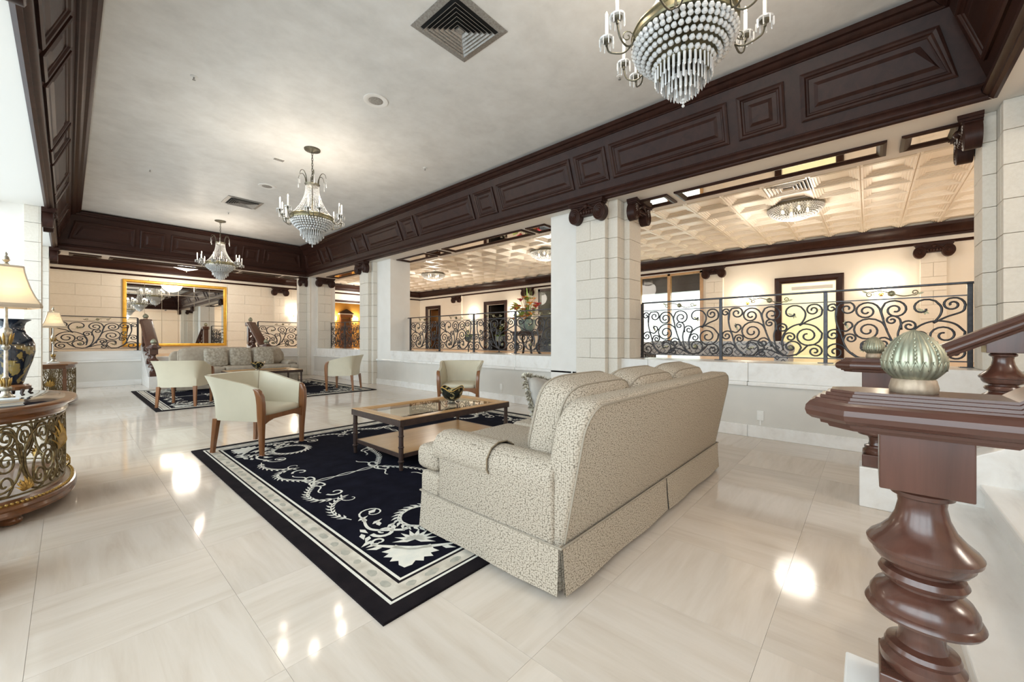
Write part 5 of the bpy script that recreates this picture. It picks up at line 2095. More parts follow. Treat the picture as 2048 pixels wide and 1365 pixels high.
vent('square dusty louvred ceiling vent near the large chandelier', 2.535, 2.95, 0.68, 0.64)
vent('square louvred ceiling vent between the middle and far chandeliers', 2.57, 10.26, 0.66, 0.62)
gv = thing('ceiling_vent', 'square louvred vent set into the tin ceiling', 'vent', (7.67 + TT / 2, 0.70 + TT / 2, ZG), 0, 'ceiling air vents')
MB().box(-TT / 2, TT / 2, -TT / 2, TT / 2, 0.03, 0.05).build('backing', 'vent_dark', gv)
for k in range(5):
    e = 0.01 + 0.05 * k
    rows = [[(-TT / 2 + q, -TT / 2 + q, z), (TT / 2 - q, -TT / 2 + q, z), (TT / 2 - q, TT / 2 - q, z), (-TT / 2 + q, TT / 2 - q, z)] for q, z in ((e, 0.0), (e + 0.006, 0.0), (e + 0.034, 0.028), (e + 0.028, 0.028), (e, 0.0))]
    MB().grid(rows, True).build('louver', 'tin', gv)
for x, y, lb in ((2.595, 4.63, 'round white ceiling speaker above the near coffee table'), (2.618, 8.81, 'round white ceiling speaker beside the middle chandelier')):
    root = thing('ceiling_speaker', lb, 'speaker', (x, y, ZT), 0, 'round ceiling speakers')
    MB().lathe([(0.150, 0.0), (0.148, -0.008), (0.10, -0.012), (0.085, -0.004)], 36).build('trim_ring', 'plaster', root, smooth=True)
    MB().lathe([(0.0, -0.006), (0.05, -0.010), (0.088, -0.006), (0.088, 0.0)], 30).build('grille', 'grey_metal', root, smooth=True)
for x, y, lb in ((0.967, 5.76, 'pendant sprinkler head over the window side of the lobby'), (0.975, 9.48, 'pendant sprinkler head over the far rug on the window side'), (4.187, 5.80, 'pendant sprinkler head over the chair by the parapet'), (4.216, 2.12, 'pendant sprinkler head beside the large chandelier'), (2.544, 11.29, 'pendant sprinkler head before the far chandelier')):
    root = thing('sprinkler_head', lb, 'sprinkler', (x, y, ZT), 0, 'ceiling sprinkler heads')
    MB().lathe([(0.036, 0.0), (0.034, -0.006), (0.012, -0.010), (0.0, -0.010)], 20).build('escutcheon', 'white_plastic', root, smooth=True)
    MB().lathe([(0.008, -0.008), (0.007, -0.03), (0.004, -0.036), (0.016, -0.038), (0.016, -0.041), (0.0, -0.041)], 12).build('sprinkler_body', 'grey_metal', root, smooth=True)
root = thing('ceiling_grille', 'small rectangular grille in the ceiling beside the middle chandelier', 'vent', (2.36, 7.35, ZT))
MB().box(-0.09, 0.09, -0.055, 0.055, -0.008, 0.0).build('plate', 'white_plastic', root, bevel=0.003, seg=1)
for k in range(5):
    MB().box(-0.075, 0.075, -0.042 + 0.018 * k, -0.032 + 0.018 * k, -0.011, -0.007).build('slat', 'grey_metal', root)
root = thing('dome_camera', 'white dome security camera under the near soffit at the picture edge', 'camera', (4.62, -1.25, ZB))
MB().lathe([(0.075, 0.0), (0.075, -0.03), (0.07, -0.04), (0.0, -0.04)], 28).build('housing', 'white_plastic', root, smooth=True)
MB().lathe([(0.055, -0.04), (0.05, -0.065), (0.03, -0.085), (0.0, -0.09)], 24).build('dome', 'black_lacquer', root, smooth='all')


# flush crystal ceiling lights of the galleries
def build_flush():
    root = thing('flush_crystal_light', 'x', 'ceiling light')
    MB().lathe([(0.43, 0.03), (0.45, 0.02), (0.45, -0.02), (0.435, -0.03), (0.42, -0.02)], 40).build('rim', 'bronze', root, smooth=True)
    m = MB()
    for j in range(11):
        t = j / 10
        r = 0.44 * math.cos(t * 1.25)
        z = -0.03 - 0.20 * math.sin(t * 1.25) ** 1.2
        n = int(2 * PI * r / 0.042)
        for k in range(n):
            a = 2 * PI * (k + 0.5 * (j % 2)) / n
            ball(m, (r * math.cos(a), r * math.sin(a), z), 0.0135)
    tag(m.build('bead_dome', 'crystal', root, fix=False), kind='stuff')
    MB().lathe([(0.001, -0.255), (0.08, -0.25), (0.135, -0.235), (0.14, -0.222), (0.0, -0.222)], 28).build('centre_dish', 'crystal', root, smooth=True)
    MB().lathe([(0.001, -0.31), (0.012, -0.295), (0.006, -0.28), (0.018, -0.262), (0.0, -0.25)], 12).build('drop_knob', 'bronze', root, smooth=True)
    for k in range(4):
        a = PI / 2 * k + 0.4
        MB().lathe([(0.012, -0.03), (0.025, -0.07), (0.022, -0.10), (0.001, -0.12)], 10).build('bulb', 'bulb_lit', root, (0.2 * math.cos(a), 0.2 * math.sin(a), 0), smooth='all')
    return root


fl = build_flush()
for i, (x, y, z, lb, pw) in enumerate(((9.15, 1.03, ZG, 'flush crystal dome light on the tin ceiling beside the louvred vent', 105), (9.1, 6.85, ZG, 'flush crystal dome light on the tin ceiling above the flower stand', 105), (9.3, 12.35, ZG, 'flush crystal dome light deep in the gallery past the middle opening', 105), (2.58, 16.5, ZG, 'brightly lit flush crystal dome light over the far landing', 190), (2.58, -3.2, ZB - 0.03, 'unseen flush crystal dome light added over the near landing', 190))):  # last one is unseen, added to light the sofa back and newel
    c = fl if i == 0 else copy_tree(fl)
    c.location = (x, y, z)
    tag(c, lb, 'ceiling light', 'flush crystal ceiling lights')
    point_light('flush_glow', (x, y, z - 0.42), pw * 0.46, (1.0, 0.91, 0.79), 0.32)


# wall sconces
def build_sconce():
    """faces local -Y, plate on the wall at y=0"""
    root = thing('wall_sconce', 'x', 'sconce')
    MB().lathe([(0.001, -0.02), (0.03, -0.016), (0.045, -0.004), (0.045, 0.0)], 16).xform(Matrix.Rotation(-PI / 2, 4, 'X')).build('wall_plate', 'gold', root, smooth=True)
    m = MB()
    for k in range(7):
        a = PI * k / 6
        ball(m, (0.05 * math.cos(a), -0.02, 0.22 + 0.05 * math.sin(a)), 0.010)
    MB().tube([(0, -0.02, 0.0), (0, -0.02, 0.22)], 0.006, 6).build('back_stem', 'gold', root)
    m.build('crystal_crest', 'crystal', root)
    for s in (-1, 1):
        pts = [(0, -0.02, 0), (s * 0.06, -0.06, -0.05), (s * 0.12, -0.09, -0.03), (s * 0.13, -0.10, 0.03)]
        arm = MB().tube(smooth_pts(pts, 5), 0.006, 6).build('arm', 'gold', root, smooth='all')
        m = MB().lathe([(0.008, 0.03), (0.036, 0.036), (0.036, 0.042), (0.01, 0.042)], 12, s * 0.13, -0.10)
        for k in range(6):
            a = 2 * PI * k / 6
            prism(m, s * 0.13 + 0.035 * math.cos(a), -0.10 + 0.035 * math.sin(a), 0.035, 0.06, 0.005, a)
        m.build('crystal_pan', 'crystal', arm, fix=False)
        MB().lathe([(0.010, 0.04), (0.010, 0.11), (0.0, 0.11)], 10, s * 0.13, -0.10).build('candle_sleeve', 'candle_white', arm)
        MB().lathe([(0.004, 0.11), (0.012, 0.13), (0.010, 0.15), (0.001, 0.175)], 8, s * 0.13, -0.10).build('candle_bulb', 'bulb_sconce', arm, smooth='all')
    return root


sc = build_sconce()
SCN = [(XB - 0.01, 2.50, 2.22, -PI / 2, 'crystal wall sconce between the shop front and the framed doorway'), (XB - 0.01, -0.22, 2.26, -PI / 2, 'crystal wall sconce between the framed doorway and the capital at the picture edge'),
       (XB - 0.01, 13.68, 2.22, -PI / 2, 'crystal wall sconce on the gallery wall, left of the dim doorway'), (XB - 0.01, 11.15, 2.22, -PI / 2, 'crystal wall sconce just left of the flower arrangement'),
       (6.30, YB - 0.01, 2.20, 0.0, 'wall sconce hidden behind the corner pier, lighting the far wall'), (9.42, 21.19, 2.25, 0.0, 'wall sconce left of the carved door on the amber wall'), (10.60, 21.19, 2.25, 0.0, 'wall sconce right of the carved door on the amber wall')]
for i, (x, y, z, rz, lb) in enumerate(SCN):
    c = sc if i == 0 else copy_tree(sc)
    c.location = (x, y, z)
    c.rotation_euler = (0, 0, rz)
    tag(c, lb, 'sconce', 'candle wall sconces')
    ox, oy = (-0.16, 0) if rz else (0, -0.16)
    point_light('sconce_light', (x + ox, y + oy, z + 0.14), 19, (1.0, 0.88, 0.70), 0.06)

# fill lights without fixtures, added out of view to brighten the gallery
for _x, _y in ((9.2, -3.0), (9.2, 17.0)):
    point_light('added_gallery_fill', (_x, _y, 3.0), 75, (1.0, 0.91, 0.80), 0.3)

# ------------------------------------------------------------------ gilt mirror on the far wall
mr = thing('wall_mirror', 'large gilt-framed mirror made of panes on the far wall', 'mirror', (2.57, YB - 0.022, 0))
W2, ZM0, ZM1 = 1.39, 0.98, 3.165
rows = [[(-W2 + d, -n, ZM0 + d), (W2 - d, -n, ZM0 + d), (W2 - d, -n, ZM1 - d), (-W2 + d, -n, ZM1 - d)] for d, n in ((0.0, 0.0), (0.0, 0.035), (0.02, 0.05), (0.06, 0.05), (0.085, 0.03), (0.095, 0.004))]
MB().grid(rows, True).build('gilt_frame', 'mirror_gold', mr)
xs = [-W2 + 0.09 + (2 * W2 - 0.18) * k / 6 for k in range(7)]
zs = [ZM0 + 0.09, 1.86, 2.74, ZM1 - 0.09]
for i in range(6):
    for j in range(3):
        g = 0.003
        MB().box(xs[i] + g, xs[i + 1] - g, -0.012, -0.004, zs[j] + g, zs[j + 1] - g).build('mirror_pane', 'mirror_glass', mr, bevel=0.006, seg=1)
MB().box(-W2 + 0.05, W2 - 0.05, -0.003, 0.0, ZM0 + 0.05, ZM1 - 0.05).build('backing', 'silver_gilt', mr)


# ------------------------------------------------------------------ consoles by the windows
def scroll_on(root, fmap, p0, p1, z0, z1, mat, r, keep=None, flip=False, leaves=True):
    """hang the scroll design on a surface: fmap(p)->(x,y,nx,ny)"""
    for i, c in enumerate(SCROLLS):
        if keep and i not in keep:
            continue
        pts = []
        for q in c:
            u = 1 - q[0] if flip else q[0]
            x, y, nx, ny = fmap(p0 + (p1 - p0) * u)
            pts.append((x, y, z0 + (z1 - z0) * q[1]))
        MB().tube(pts, r, 6).build('scroll', mat, root, smooth='all')


def acanthus(root, x, y, z, nx, ny, h, w, mat='gold_leaf'):
    """raised palmette leaf standing on a surface with normal (nx, ny)"""
    m = MB()
    tx, ty = -ny, nx
    for k in range(7):
        a = (k - 3) * 0.30
        ln = h * (1 - 0.10 * abs(k - 3))
        rows = []
        for j in range(6):
            t = j / 5
            ww = w * 0.13 * math.sin(PI * min(1, t * 0.9 + 0.12)) + 0.001
            u = ln * t * math.sin(a) * 0.9
            v = ln * t * math.cos(a)
            o = 0.010 + 0.022 * math.sin(PI * t)
            rows.append([(x + tx * (u - ww) + nx * (o - 0.006), y + ty * (u - ww) + ny * (o - 0.006), z + v), (x + tx * u + nx * o, y + ty * u + ny * o, z + v), (x + tx * (u + ww) + nx * (o - 0.006), y + ty * (u + ww) + ny * (o - 0.006), z + v)])
        m.grid(rows)
    for s in (-1, 1):
        pts = []
        for q in spiral((0.0, -0.2), (s * 0.35, 0.1), 1.2, s, 0.3, 12):
            pts.append((x + tx * q[0] * w * 0.5 + nx * 0.012, y + ty * q[0] * w * 0.5 + ny * 0.012, z + q[1] * h * 0.35 + h * 0.55))
        m.tube(pts, 0.006, 5)
    m.build('acanthus_leaf', mat, root, smooth=True, fix=False)


def demilune(name_label, loc):
    root = thing('console_table', name_label, 'console table', loc, 0, 'gilt scrollwork consoles')
    A, B = 0.49, 0.72

    def out(k, n=36):
        pts = []
        for i in range(n + 1):
            t = PI * i / n
            c, s = -math.cos(t), math.sin(t)
            pts.append((A * k[0] * abs(s) ** 0.85, B * k[1] * math.copysign(abs(c) ** 0.85, c)))
        return pts

    def fm(p):
        t = PI * p
        c, s = -math.cos(t), max(1e-6, math.sin(t))
        x, y = A * 0.90 * s ** 0.85, B * 0.93 * math.copysign(abs(c) ** 0.85, c)
        nx, ny = s / A, c / B
        L = math.hypot(nx, ny)
        return x, y, nx / L, ny / L

    def ring(nm, prof, mat, smooth=True):
        rows = []
        for d, z in prof:
            rows.append([(max(0.0, px + d * fx), py + d * fy, z) for (px, py), (fx, fy) in zip(out((1, 1)), NRM)])
        m = MB().grid(rows)
        n = len(rows[0])
        for base in (0, (len(rows) - 1) * n):
            m.f.append(tuple(base + i for i in range(n)))
        return m.build(nm, mat, root, smooth=smooth, angle=0.6)
    NRM = []
    for i in range(37):
        t = PI * i / 36
        c, s = -math.cos(t), math.sin(t)
        nx, ny = max(s, 0.02) / A, c / B
        L = math.hypot(nx, ny)
        NRM.append((nx / L, ny / L))
    ring('table_top', [(-0.02, 0.735), (0.01, 0.738), (0.02, 0.748), (0.014, 0.760), (-0.01, 0.764)], 'console_wood')
    ring('top_inlay', [(-0.045, 0.7641), (-0.05, 0.766)], 'black_lacquer')
    ring('apron', [(-0.05, 0.66), (-0.04, 0.665), (-0.03, 0.68), (-0.04, 0.70), (-0.02, 0.72), (-0.012, 0.735)], 'console_wood')
    ring('plinth', [(-0.02, 0.065), (0.012, 0.068), (0.016, 0.085), (0.006, 0.105), (0.016, 0.118), (0.010, 0.135), (-0.03, 0.150), (-0.045, 0.165)], 'console_wood')
    # beaded rope moulding, gilt beads one by one
    bd = MB()
    for i in range(64):
        x, y, nx, ny = fm(0.02 + 0.96 * i / 63)
        bd.sphere((x + nx * 0.040, y + ny * 0.040, 0.146), 0.011, 6, 4)
    tag(bd.build('bead_moulding', 'gold_leaf', root, smooth='all'), kind='stuff')
    # wrought grille: main hoops and scrolls in three bays
    for zz in (0.185, 0.645):
        MB().tube([(fm(p)[0], fm(p)[1], zz) for p in [0.01 + 0.98 * k / 40 for k in range(41)]], 0.007, 6).build('grille_band', 'grille_bronze', root, smooth='all')
    bays = [(0.02, 0.34), (0.34, 0.66), (0.66, 0.98)]
    for bi, (p0, p1) in enumerate(bays):
        scroll_on(root, fm, p0, p1, 0.19, 0.64, 'grille_bronze', 0.0072, keep=(0, 1, 3, 5, 6, 7, 9, 10, 11, 12, 15, 16, 17), flip=bi % 2 == 1)
        for pp, zz, h, w in ((p0 + 0.02, 0.40, 0.21, 0.17), ((p0 + p1) / 2, 0.20, 0.10, 0.10)):
            x, y, nx, ny = fm(pp)
            acanthus(root, x, y, zz, nx, ny, h, w)
        for q in (0.25, 0.75):
            pm = p0 + (p1 - p0) * q
            hoop = []
            for k in range(25):
                a = 2 * PI * k / 24
                x, y, nx, ny = fm(pm + 0.075 * math.cos(a))
                hoop.append((x, y, 0.415 + 0.20 * math.sin(a)))
            MB().tube(hoop, 0.008, 6).build('grille_hoop', 'grille_bronze', root, smooth='all')
    for pp in (0.14, 0.5, 0.86):
        x, y, nx, ny = fm(pp)
        MB().lathe([(0.03, 0.0), (0.05, 0.012), (0.055, 0.03), (0.045, 0.05), (0.05, 0.066), (0.0, 0.066)], 16).build('bun_foot', 'console_wood', root, (x * 0.97, y * 0.97, 0), smooth=True)
    return root


demilune('half-round console table with gilt scroll grille in the left foreground', (-0.455, 4.74, 0))

# second, bow-fronted console
c2 = thing('console_table', 'bow-fronted console with iron scroll panels below the smaller table lamp', 'console table', (-0.385, 11.32, 0), 0, 'gilt scrollwork consoles')


def bow2(k, n=16):
    return [(0.36 + 0.13 * math.sin(PI * i / n) + k, (-0.55 - k) + (1.10 + 2 * k) * i / n) for i in range(n + 1)]


def slab2(nm, k, z0, z1, mat, bev=0.008):
    poly = [(0.0, -0.55 - k)] + bow2(k) + [(0.0, 0.55 + k)]
    MB().prism(poly, 'z', z0, z1).build(nm, mat, c2, bevel=bev, seg=2)


slab2('table_top', 0.03, 0.735, 0.765, 'console_wood')
slab2('apron', 0.0, 0.68, 0.735, 'console_wood', 0.004)
slab2('plinth', 0.03, 0.05, 0.11, 'console_wood')
for sy in (-1, 1):
    MB().box(0.325, 0.375, sy * 0.55 - 0.025, sy * 0.55 + 0.025, 0.11, 0.68).build('corner_post', 'console_wood', c2, bevel=0.004, seg=1)
    MB().box(0.0, 0.04, sy * 0.55 - 0.02, sy * 0.55 + 0.02, 0.11, 0.68).build('corner_post', 'console_wood', c2, bevel=0.004, seg=1)
    scroll_on(c2, lambda p, s=sy: (0.04 + 0.285 * p, s * 0.55, 0, s), 0.0, 1.0, 0.12, 0.67, 'grille_bronze', 0.006)
    for x in (0.06, 0.36):
        MB().lathe([(0.03, 0.0), (0.042, 0.01), (0.045, 0.03), (0.03, 0.05), (0.0, 0.05)], 14).build('bun_foot', 'console_wood', c2, (x, sy * 0.5, 0), smooth=True)
    acanthus(c2, 0.18, sy * 0.555, 0.36, 0, sy, 0.14, 0.12)
scroll_on(c2, lambda p: (0.36 + 0.13 * math.sin(PI * p), -0.53 + 1.06 * p, 1, 0), 0.0, 1.0, 0.12, 0.67, 'grille_bronze', 0.007)


# ------------------------------------------------------------------ table lamps
def build_lamp():
    root = thing('table_lamp', 'x', 'table lamp')
    MB().box(-0.075, 0.075, -0.075, 0.075, 0.0, 0.014).box(-0.06, 0.06, -0.06, 0.06, 0.014, 0.026).build('base', 'white_marble', root, bevel=0.004, seg=1)
    prof = [(0.045, 0.026), (0.048, 0.04), (0.028, 0.055), (0.022, 0.075), (0.032, 0.088), (0.032, 0.10), (0.016, 0.112), (0.013, 0.16), (0.020, 0.17), (0.012, 0.18), (0.0105, 0.36), (0.020, 0.37), (0.024, 0.385), (0.014, 0.40), (0.024, 0.43), (0.034, 0.47), (0.028, 0.505), (0.014, 0.52), (0.010, 0.56), (0.010, 0.66), (0.0, 0.66)]
    MB().lathe(prof, 20).build('stem', 'silver_gilt', root, smooth=True)
    # cast leaves around the stem
    m = MB()
    for k in range(6):
        a = 2 * PI * k / 6
        for z0, h, r in ((0.10, 0.07, 0.016), (0.40, 0.08, 0.022)):
            m.tube([(r * math.cos(a), r * math.sin(a), z0), (r * 1.5 * math.cos(a), r * 1.5 * math.sin(a), z0 + h * 0.6), (r * 1.9 * math.cos(a), r * 1.9 * math.sin(a), z0 + h)], [0.006, 0.008, 0.002], 5)
    m.build('cast_leaves', 'gold_leaf', root, smooth='all')
    # square bell shade, thin with inner face
    rows = []
    prof = [(0.155, 0.665), (0.150, 0.690), (0.128, 0.735), (0.108, 0.79), (0.092, 0.85), (0.080, 0.905), (0.076, 0.945)]

    def sq(h, z):
        c = h * 0.12
        return [(-h + c, -h, z), (h - c, -h, z), (h, -h + c, z), (h, h - c, z), (h - c, h, z), (-h + c, h, z), (-h, h - c, z), (-h, -h + c, z)]
    rows = [sq(h, z) for h, z in prof]
    sh = MB().grid(rows, True).build('shade', 'lamp_shade_fabric', root)
    for (h, z0, z1) in ((0.158, 0.655, 0.685), (0.079, 0.935, 0.950)):
        MB().grid([sq(h, z0), sq(h + 0.001, (z0 + z1) / 2), sq(h - 0.004, z1)], True).build('shade_trim', 'shade_trim', sh)
    for k in range(4):
        pts = []
        for h, z in prof:
            q = sq(h + 0.002, z)
            a, b = q[(2 * k + 1) % 8], q[(2 * k + 2) % 8]
            pts.append(((a[0] + b[0]) / 2, (a[1] + b[1]) / 2, z))
        MB().tube(pts, 0.005, 5).build('corner_braid', 'shade_trim', sh)
    MB().lathe([(0.006, 0.945), (0.018, 0.958), (0.010, 0.972), (0.022, 0.988), (0.016, 1.008), (0.006, 1.02), (0.010, 1.03), (0.001, 1.045)], 14).build('finial', 'silver_gilt', root, smooth=True)
    MB().lathe([(0.010, 0.70), (0.028, 0.74), (0.030, 0.77), (0.018, 0.80), (0.001, 0.81)], 12).build('bulb', 'bulb_lit', root, smooth='all')
    return root


lp = build_lamp()
lp.location = (-0.285, 4.46, 0.767)
lp.rotation_euler = (0, 0, 0.25)
lp.scale = (0.9, 0.9, 1.0)
tag(lp, 'tall lamp with square bell shade at the left edge, on the half-round console', 'table lamp', 'bell-shade table lamps')
lp2 = copy_tree(lp)
lp2.location = (-0.175, 11.20, 0.766)
lp2.scale = (1, 1, 1)
lp2.rotation_euler = (0, 0, 0.1)
tag(lp2, 'smaller-looking lamp with square bell shade on the bow-fronted console', 'table lamp', 'bell-shade table lamps')
point_light('lamp_light', (-0.285, 4.46, 0.767 + 0.78), 4.5, (1.0, 0.72, 0.38), 0.03)
point_light('lamp_light', (-0.175, 11.20, 0.766 + 0.78), 4.5, (1.0, 0.72, 0.38), 0.03)

# ------------------------------------------------------------------ vase on stand
vs = thing('lacquer_vase', 'dark lacquer vase painted with gold scenery on the half-round console', 'vase', (-0.285, 4.90, 0.8572))
MB().lathe([(0.055, 0.0), (0.060, 0.012), (0.064, 0.03), (0.082, 0.10), (0.105, 0.18), (0.118, 0.25), (0.116, 0.31), (0.098, 0.36), (0.074, 0.39), (0.062, 0.42), (0.062, 0.45), (0.072, 0.478), (0.095, 0.495), (0.098, 0.50), (0.090, 0.502), (0.060, 0.47), (0.055, 0.44), (0.0, 0.42)], 40).build('vase_body', 'vase_lacquer', vs, smooth='all')
st = thing('vase_stand', 'carved wooden stand with curled feet under the lacquer vase', 'stand', (-0.285, 4.90, 0.767))
MB().lathe([(0.070, 0.045), (0.095, 0.052), (0.098, 0.075), (0.085, 0.09), (0.0, 0.09)], 32).build('stand_top', 'console_wood', st, smooth=True)
for k in range(5):
    a = 2 * PI * k / 5 + 0.3
    pts = [(0.075, 0.06), (0.098, 0.045), (0.088, 0.022), (0.098, 0.012), (0.108, 0.014)]
    MB().tube([(r * math.cos(a), r * math.sin(a), z) for r, z in pts], [0.012, 0.013, 0.010, 0.010, 0.008], 6).build('curled_foot', 'espresso', st, smooth='all')

# books and magazines at the end of the half-round console
for i, (x, y, z, w, d, h, rz, mt, lb) in enumerate(((-0.30, 4.235, 0.767, 0.20, 0.13, 0.018, 0.15, 'book_cover', 'large pale magazine at the bottom of the stack beside the lamp'), (-0.295, 4.24, 0.785, 0.18, 0.12, 0.014, 0.3, 'book_cover_tan', 'tan booklet lying in the middle of the stack beside the lamp'), (-0.30, 4.235, 0.799, 0.17, 0.11, 0.010, 0.05, 'book_cover', 'small pale leaflet on top of the stack beside the lamp'))):
    bk = thing('magazine', lb, 'magazine', (x, y, z + 0.0003 * i), rz, 'stack of reading matter')
    MB().box(-w / 2, w / 2, -d / 2, d / 2, 0, 0.002).box(-w / 2, w / 2, -d / 2, d / 2, h - 0.002, h).build('cover', mt, bk)
    MB().box(-w / 2 + 0.004, w / 2 - 0.004, -d / 2 + 0.004, d / 2 - 0.004, 0.002, h - 0.002).build('pages', 'book_pages', bk)

# ------------------------------------------------------------------ gallery furniture
bn = thing('upholstered_bench', 'long bench in blue diamond-patterned fabric behind the railing', 'bench', (8.2, 2.30, GZ))
MB().box(-0.30, 0.30, -1.22, 1.22, 0.16, 0.36).build('seat', 'bench_fabric', bn, bevel=0.05, seg=3, smooth=True)
MB().box(0.16, 0.36, -1.22, 1.22, 0.30, 0.44).build('back', 'bench_fabric', bn, bevel=0.05, seg=3, smooth=True)
for sy in (-1, 1):
    ar = MB().tube([(-0.32, sy * 1.22, 0.30), (0.32, sy * 1.22, 0.30)], 0.12, 14).build('rolled_arm', 'bench_fabric', bn, smooth=True)
    MB().box(-0.31, 0.31, sy * 1.22 - 0.10, sy * 1.22 + 0.10, 0.04, 0.26).build('arm_base', 'bench_fabric', ar, bevel=0.02)
    for x in (-0.26, 0.26):
        MB().box(x - 0.03, x + 0.03, sy * 1.15 - 0.03, sy * 1.15 + 0.03, 0.0, 0.16).build('leg', 'espresso', bn)

fs_ = thing('flower_stand', 'dark carved pedestal table under the flower arrangement', 'stand', (9.0, 7.46, GZ))
MB().box(-0.26, 0.26, -0.44, 0.44, 0.66, 0.71).build('stand_top', 'espresso', fs_, bevel=0.01)
MB().box(-0.22, 0.22, -0.40, 0.40, 0.58, 0.66).build('apron', 'espresso', fs_, bevel=0.01)
for sx in (-1, 1):
    for sy in (-1, 1):
        pts = [(sx * 0.16, sy * 0.30, 0.60), (sx * 0.20, sy * 0.36, 0.48), (sx * 0.13, sy * 0.24, 0.30), (sx * 0.16, sy * 0.28, 0.14), (sx * 0.22, sy * 0.36, 0.0)]
        MB().tube(smooth_pts(pts, 5), 0.035, 8).build('cabriole_leg', 'iron', fs_, smooth='all')
pl = thing('planter', 'mottled teal planter on the dark pedestal table', 'planter', (9.0, 7.46, GZ + 0.7105))
MB().lathe([(0.15, 0.0), (0.17, 0.02), (0.23, 0.12), (0.26, 0.24), (0.27, 0.32), (0.28, 0.34), (0.25, 0.34), (0.22, 0.30), (0.0, 0.28)], 32).build('pot', 'planter_teal', pl, smooth=True)
fa = thing('flower_arrangement', 'tall arrangement of orange and red flowers with lime leaves in the planter', 'flowers', (9.0, 7.46, GZ + 1.0))
rng = random.Random(5)
for k in range(58):
    a = rng.uniform(0, 2 * PI)
    r = rng.uniform(0.05, 0.46)
    z = rng.uniform(0.12, 0.72) - r * 0.35
    c = Vector((r * math.cos(a), r * math.sin(a), z))
    MB().tube([(0.04 * math.cos(a), 0.04 * math.sin(a), 0.0), (c.x * 0.7, c.y * 0.7, c.z * 0.7), tuple(c)], 0.006, 5).build('stem', 'leaf_green', fa)
    mt = rng.choice(['leaf_green', 'leaf_lime', 'leaf_lime', 'flower_orange', 'flower_orange', 'flower_orange', 'flower_red', 'flower_white', 'flower_white'])
    m = MB()
    if mt.startswith('leaf'):
        for j in range(4):
            b = a + rng.uniform(-1.0, 1.0)
            ln = rng.uniform(0.16, 0.28)
            d = Vector((math.cos(b), math.sin(b), rng.uniform(-0.3, 0.5)))
            s = Vector((-math.sin(b), math.cos(b), 0)) * 0.075
            q = c + d * ln
            h = c + d * ln * 0.5 + Vector((0, 0, 0.02))
            m.add([tuple(c), tuple(h + s), tuple(q), tuple(h - s)], [(0, 1, 2), (0, 2, 3)])
        m.build('leaf_spray', mt, fa, fix=False)
    else:
        R = rng.uniform(0.09, 0.15)
        for j in range(10):
            b = 2 * PI * j / 10
            d = Vector((math.cos(b), math.sin(b) * 0.9, 0.35))
            s = Vector((-math.sin(b), math.cos(b), 0)) * R * 0.3
            q = c + d * R
            h = c + d * R * 0.55
            m.add([tuple(c), tuple(h + s), tuple(q), tuple(h - s)], [(0, 1, 2), (0, 2, 3)])
        m.sphere((c.x, c.y, c.z + 0.01), R * 0.3, 8, 5)
        m.build('blossom', mt, fa, fix=False)
for k in range(10):
    a = rng.uniform(0, 2 * PI)
    r = rng.uniform(0.05, 0.40)
    MB().tube([(0.02 * math.cos(a), 0.02 * math.sin(a), 0.0), (r * 0.4 * math.cos(a), r * 0.4 * math.sin(a), 0.5), (r * math.cos(a), r * math.sin(a), rng.uniform(0.75, 1.05))], [0.007, 0.005, 0.002], 5).build('grass_blade', 'leaf_green' if k % 2 else 'stem_brown', fa)
MB().tube([(0, 0, 0), (0.02, 0, 0.5), (0.0, 0.02, 0.98)], [0.05, 0.04, 0.012], 8).build('tall_spike', 'leaf_green', fa)


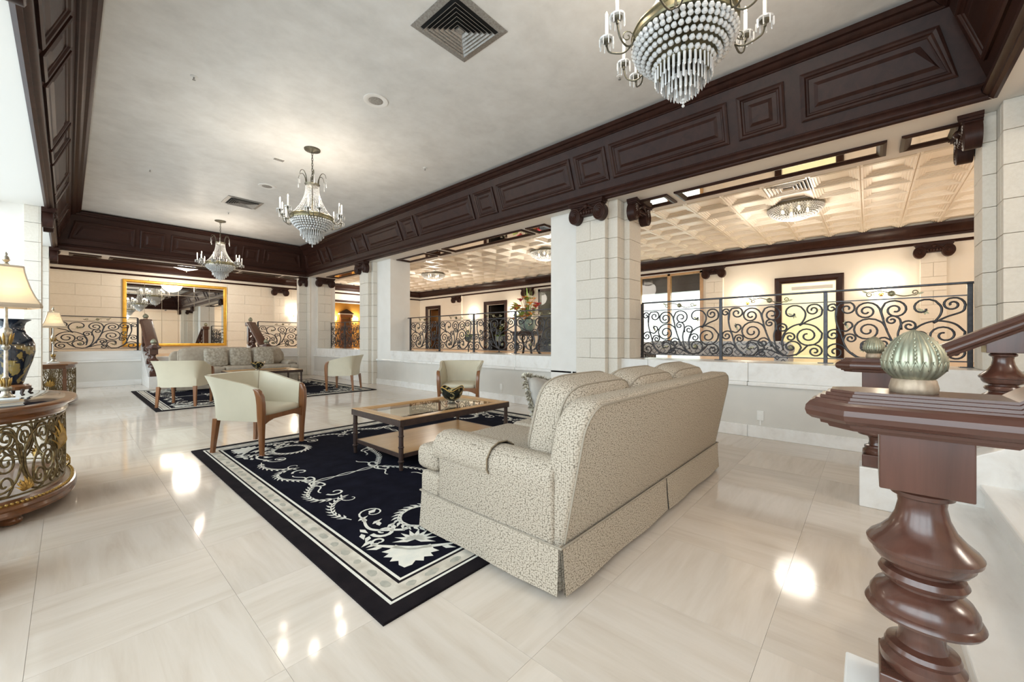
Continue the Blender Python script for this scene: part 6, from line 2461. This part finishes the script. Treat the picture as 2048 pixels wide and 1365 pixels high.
def orchid(label, x, y):
    o = thing('potted_orchid', label, 'orchid', (x, y, GZ), 0, 'white orchids in the gallery')
    MB().lathe([(0.11, 0.0), (0.11, 0.015), (0.02, 0.03), (0.016, 0.38), (0.07, 0.40), (0.10, 0.42), (0.0, 0.42)], 20).build('pedestal', 'iron', o, smooth=True)
    MB().lathe([(0.09, 0.42), (0.12, 0.50), (0.13, 0.58), (0.11, 0.58), (0.0, 0.56)], 20).build('pot', 'planter_teal', o, smooth=True)
    for k in range(5):
        a = 2 * PI * k / 5 + 0.4
        dx, dy = math.cos(a), math.sin(a)
        MB().tube([(0, 0, 0.56), (dx * 0.08, dy * 0.08, 0.80), (dx * 0.22, dy * 0.22, 0.95 + 0.03 * k)], 0.005, 5).build('stem', 'leaf_green', o)
        for j in range(4):
            t = 0.45 + 0.18 * j
            c = Vector((dx * 0.24 * t, dy * 0.24 * t, 0.62 + 0.40 * t + 0.02 * k))
            m = MB()
            for q in range(5):
                b = 2 * PI * q / 5
                e = Vector((math.cos(b), math.sin(b), 0.2)) * 0.05
                s = Vector((-math.sin(b), math.cos(b), 0.0)) * 0.02
                m.add([tuple(c), tuple(c + e * 0.6 + s), tuple(c + e), tuple(c + e * 0.6 - s)], [(0, 1, 2), (0, 2, 3)])
            m.build('blossom', 'flower_white', o, fix=False)
        m = MB()
        d = Vector((dx, dy, 0.5)).normalized() * 0.26
        s = Vector((-dy, dx, 0)) * 0.035
        m.add([(0, 0, 0.56), tuple(Vector((0, 0, 0.58)) + d * 0.5 + s), tuple(Vector((0, 0, 0.52)) + d), tuple(Vector((0, 0, 0.58)) + d * 0.5 - s)], [(0, 1, 2), (0, 2, 3)])
        m.build('leaf', 'leaf_green', o, fix=False)
    return o


orchid('white orchid in a pot on a pedestal before the dim doorway', 10.2, 9.75)
orchid('white orchid in a pot on a pedestal behind the middle opening', 9.2, 10.25)

# ------------------------------------------------------------------ outlets on the parapet
for y, z, lb in ((0.982, 0.272, 'white wall outlet plate low on the parapet behind the sofa'), (5.334, 0.285, 'small outlet box low on the parapet beside the tub chair')):
    o = thing('wall_outlet', lb, 'outlet', (PX - 0.0006, y, z), 0, 'parapet outlets')
    MB().box(-0.010, 0.0, -0.036, 0.036, -0.058, 0.058).build('cover_plate', 'white_plastic', o, bevel=0.003, seg=1)
    for s in (-1, 1):
        MB().box(-0.013, -0.009, -0.014, 0.014, s * 0.024 - 0.012, s * 0.024 + 0.012).build('socket', 'white_plastic', o, bevel=0.002, seg=1)
    MB().box(-0.008, 0.0, -0.008, 0.008, -0.115, -0.058).build('conduit', 'white_plastic', o)
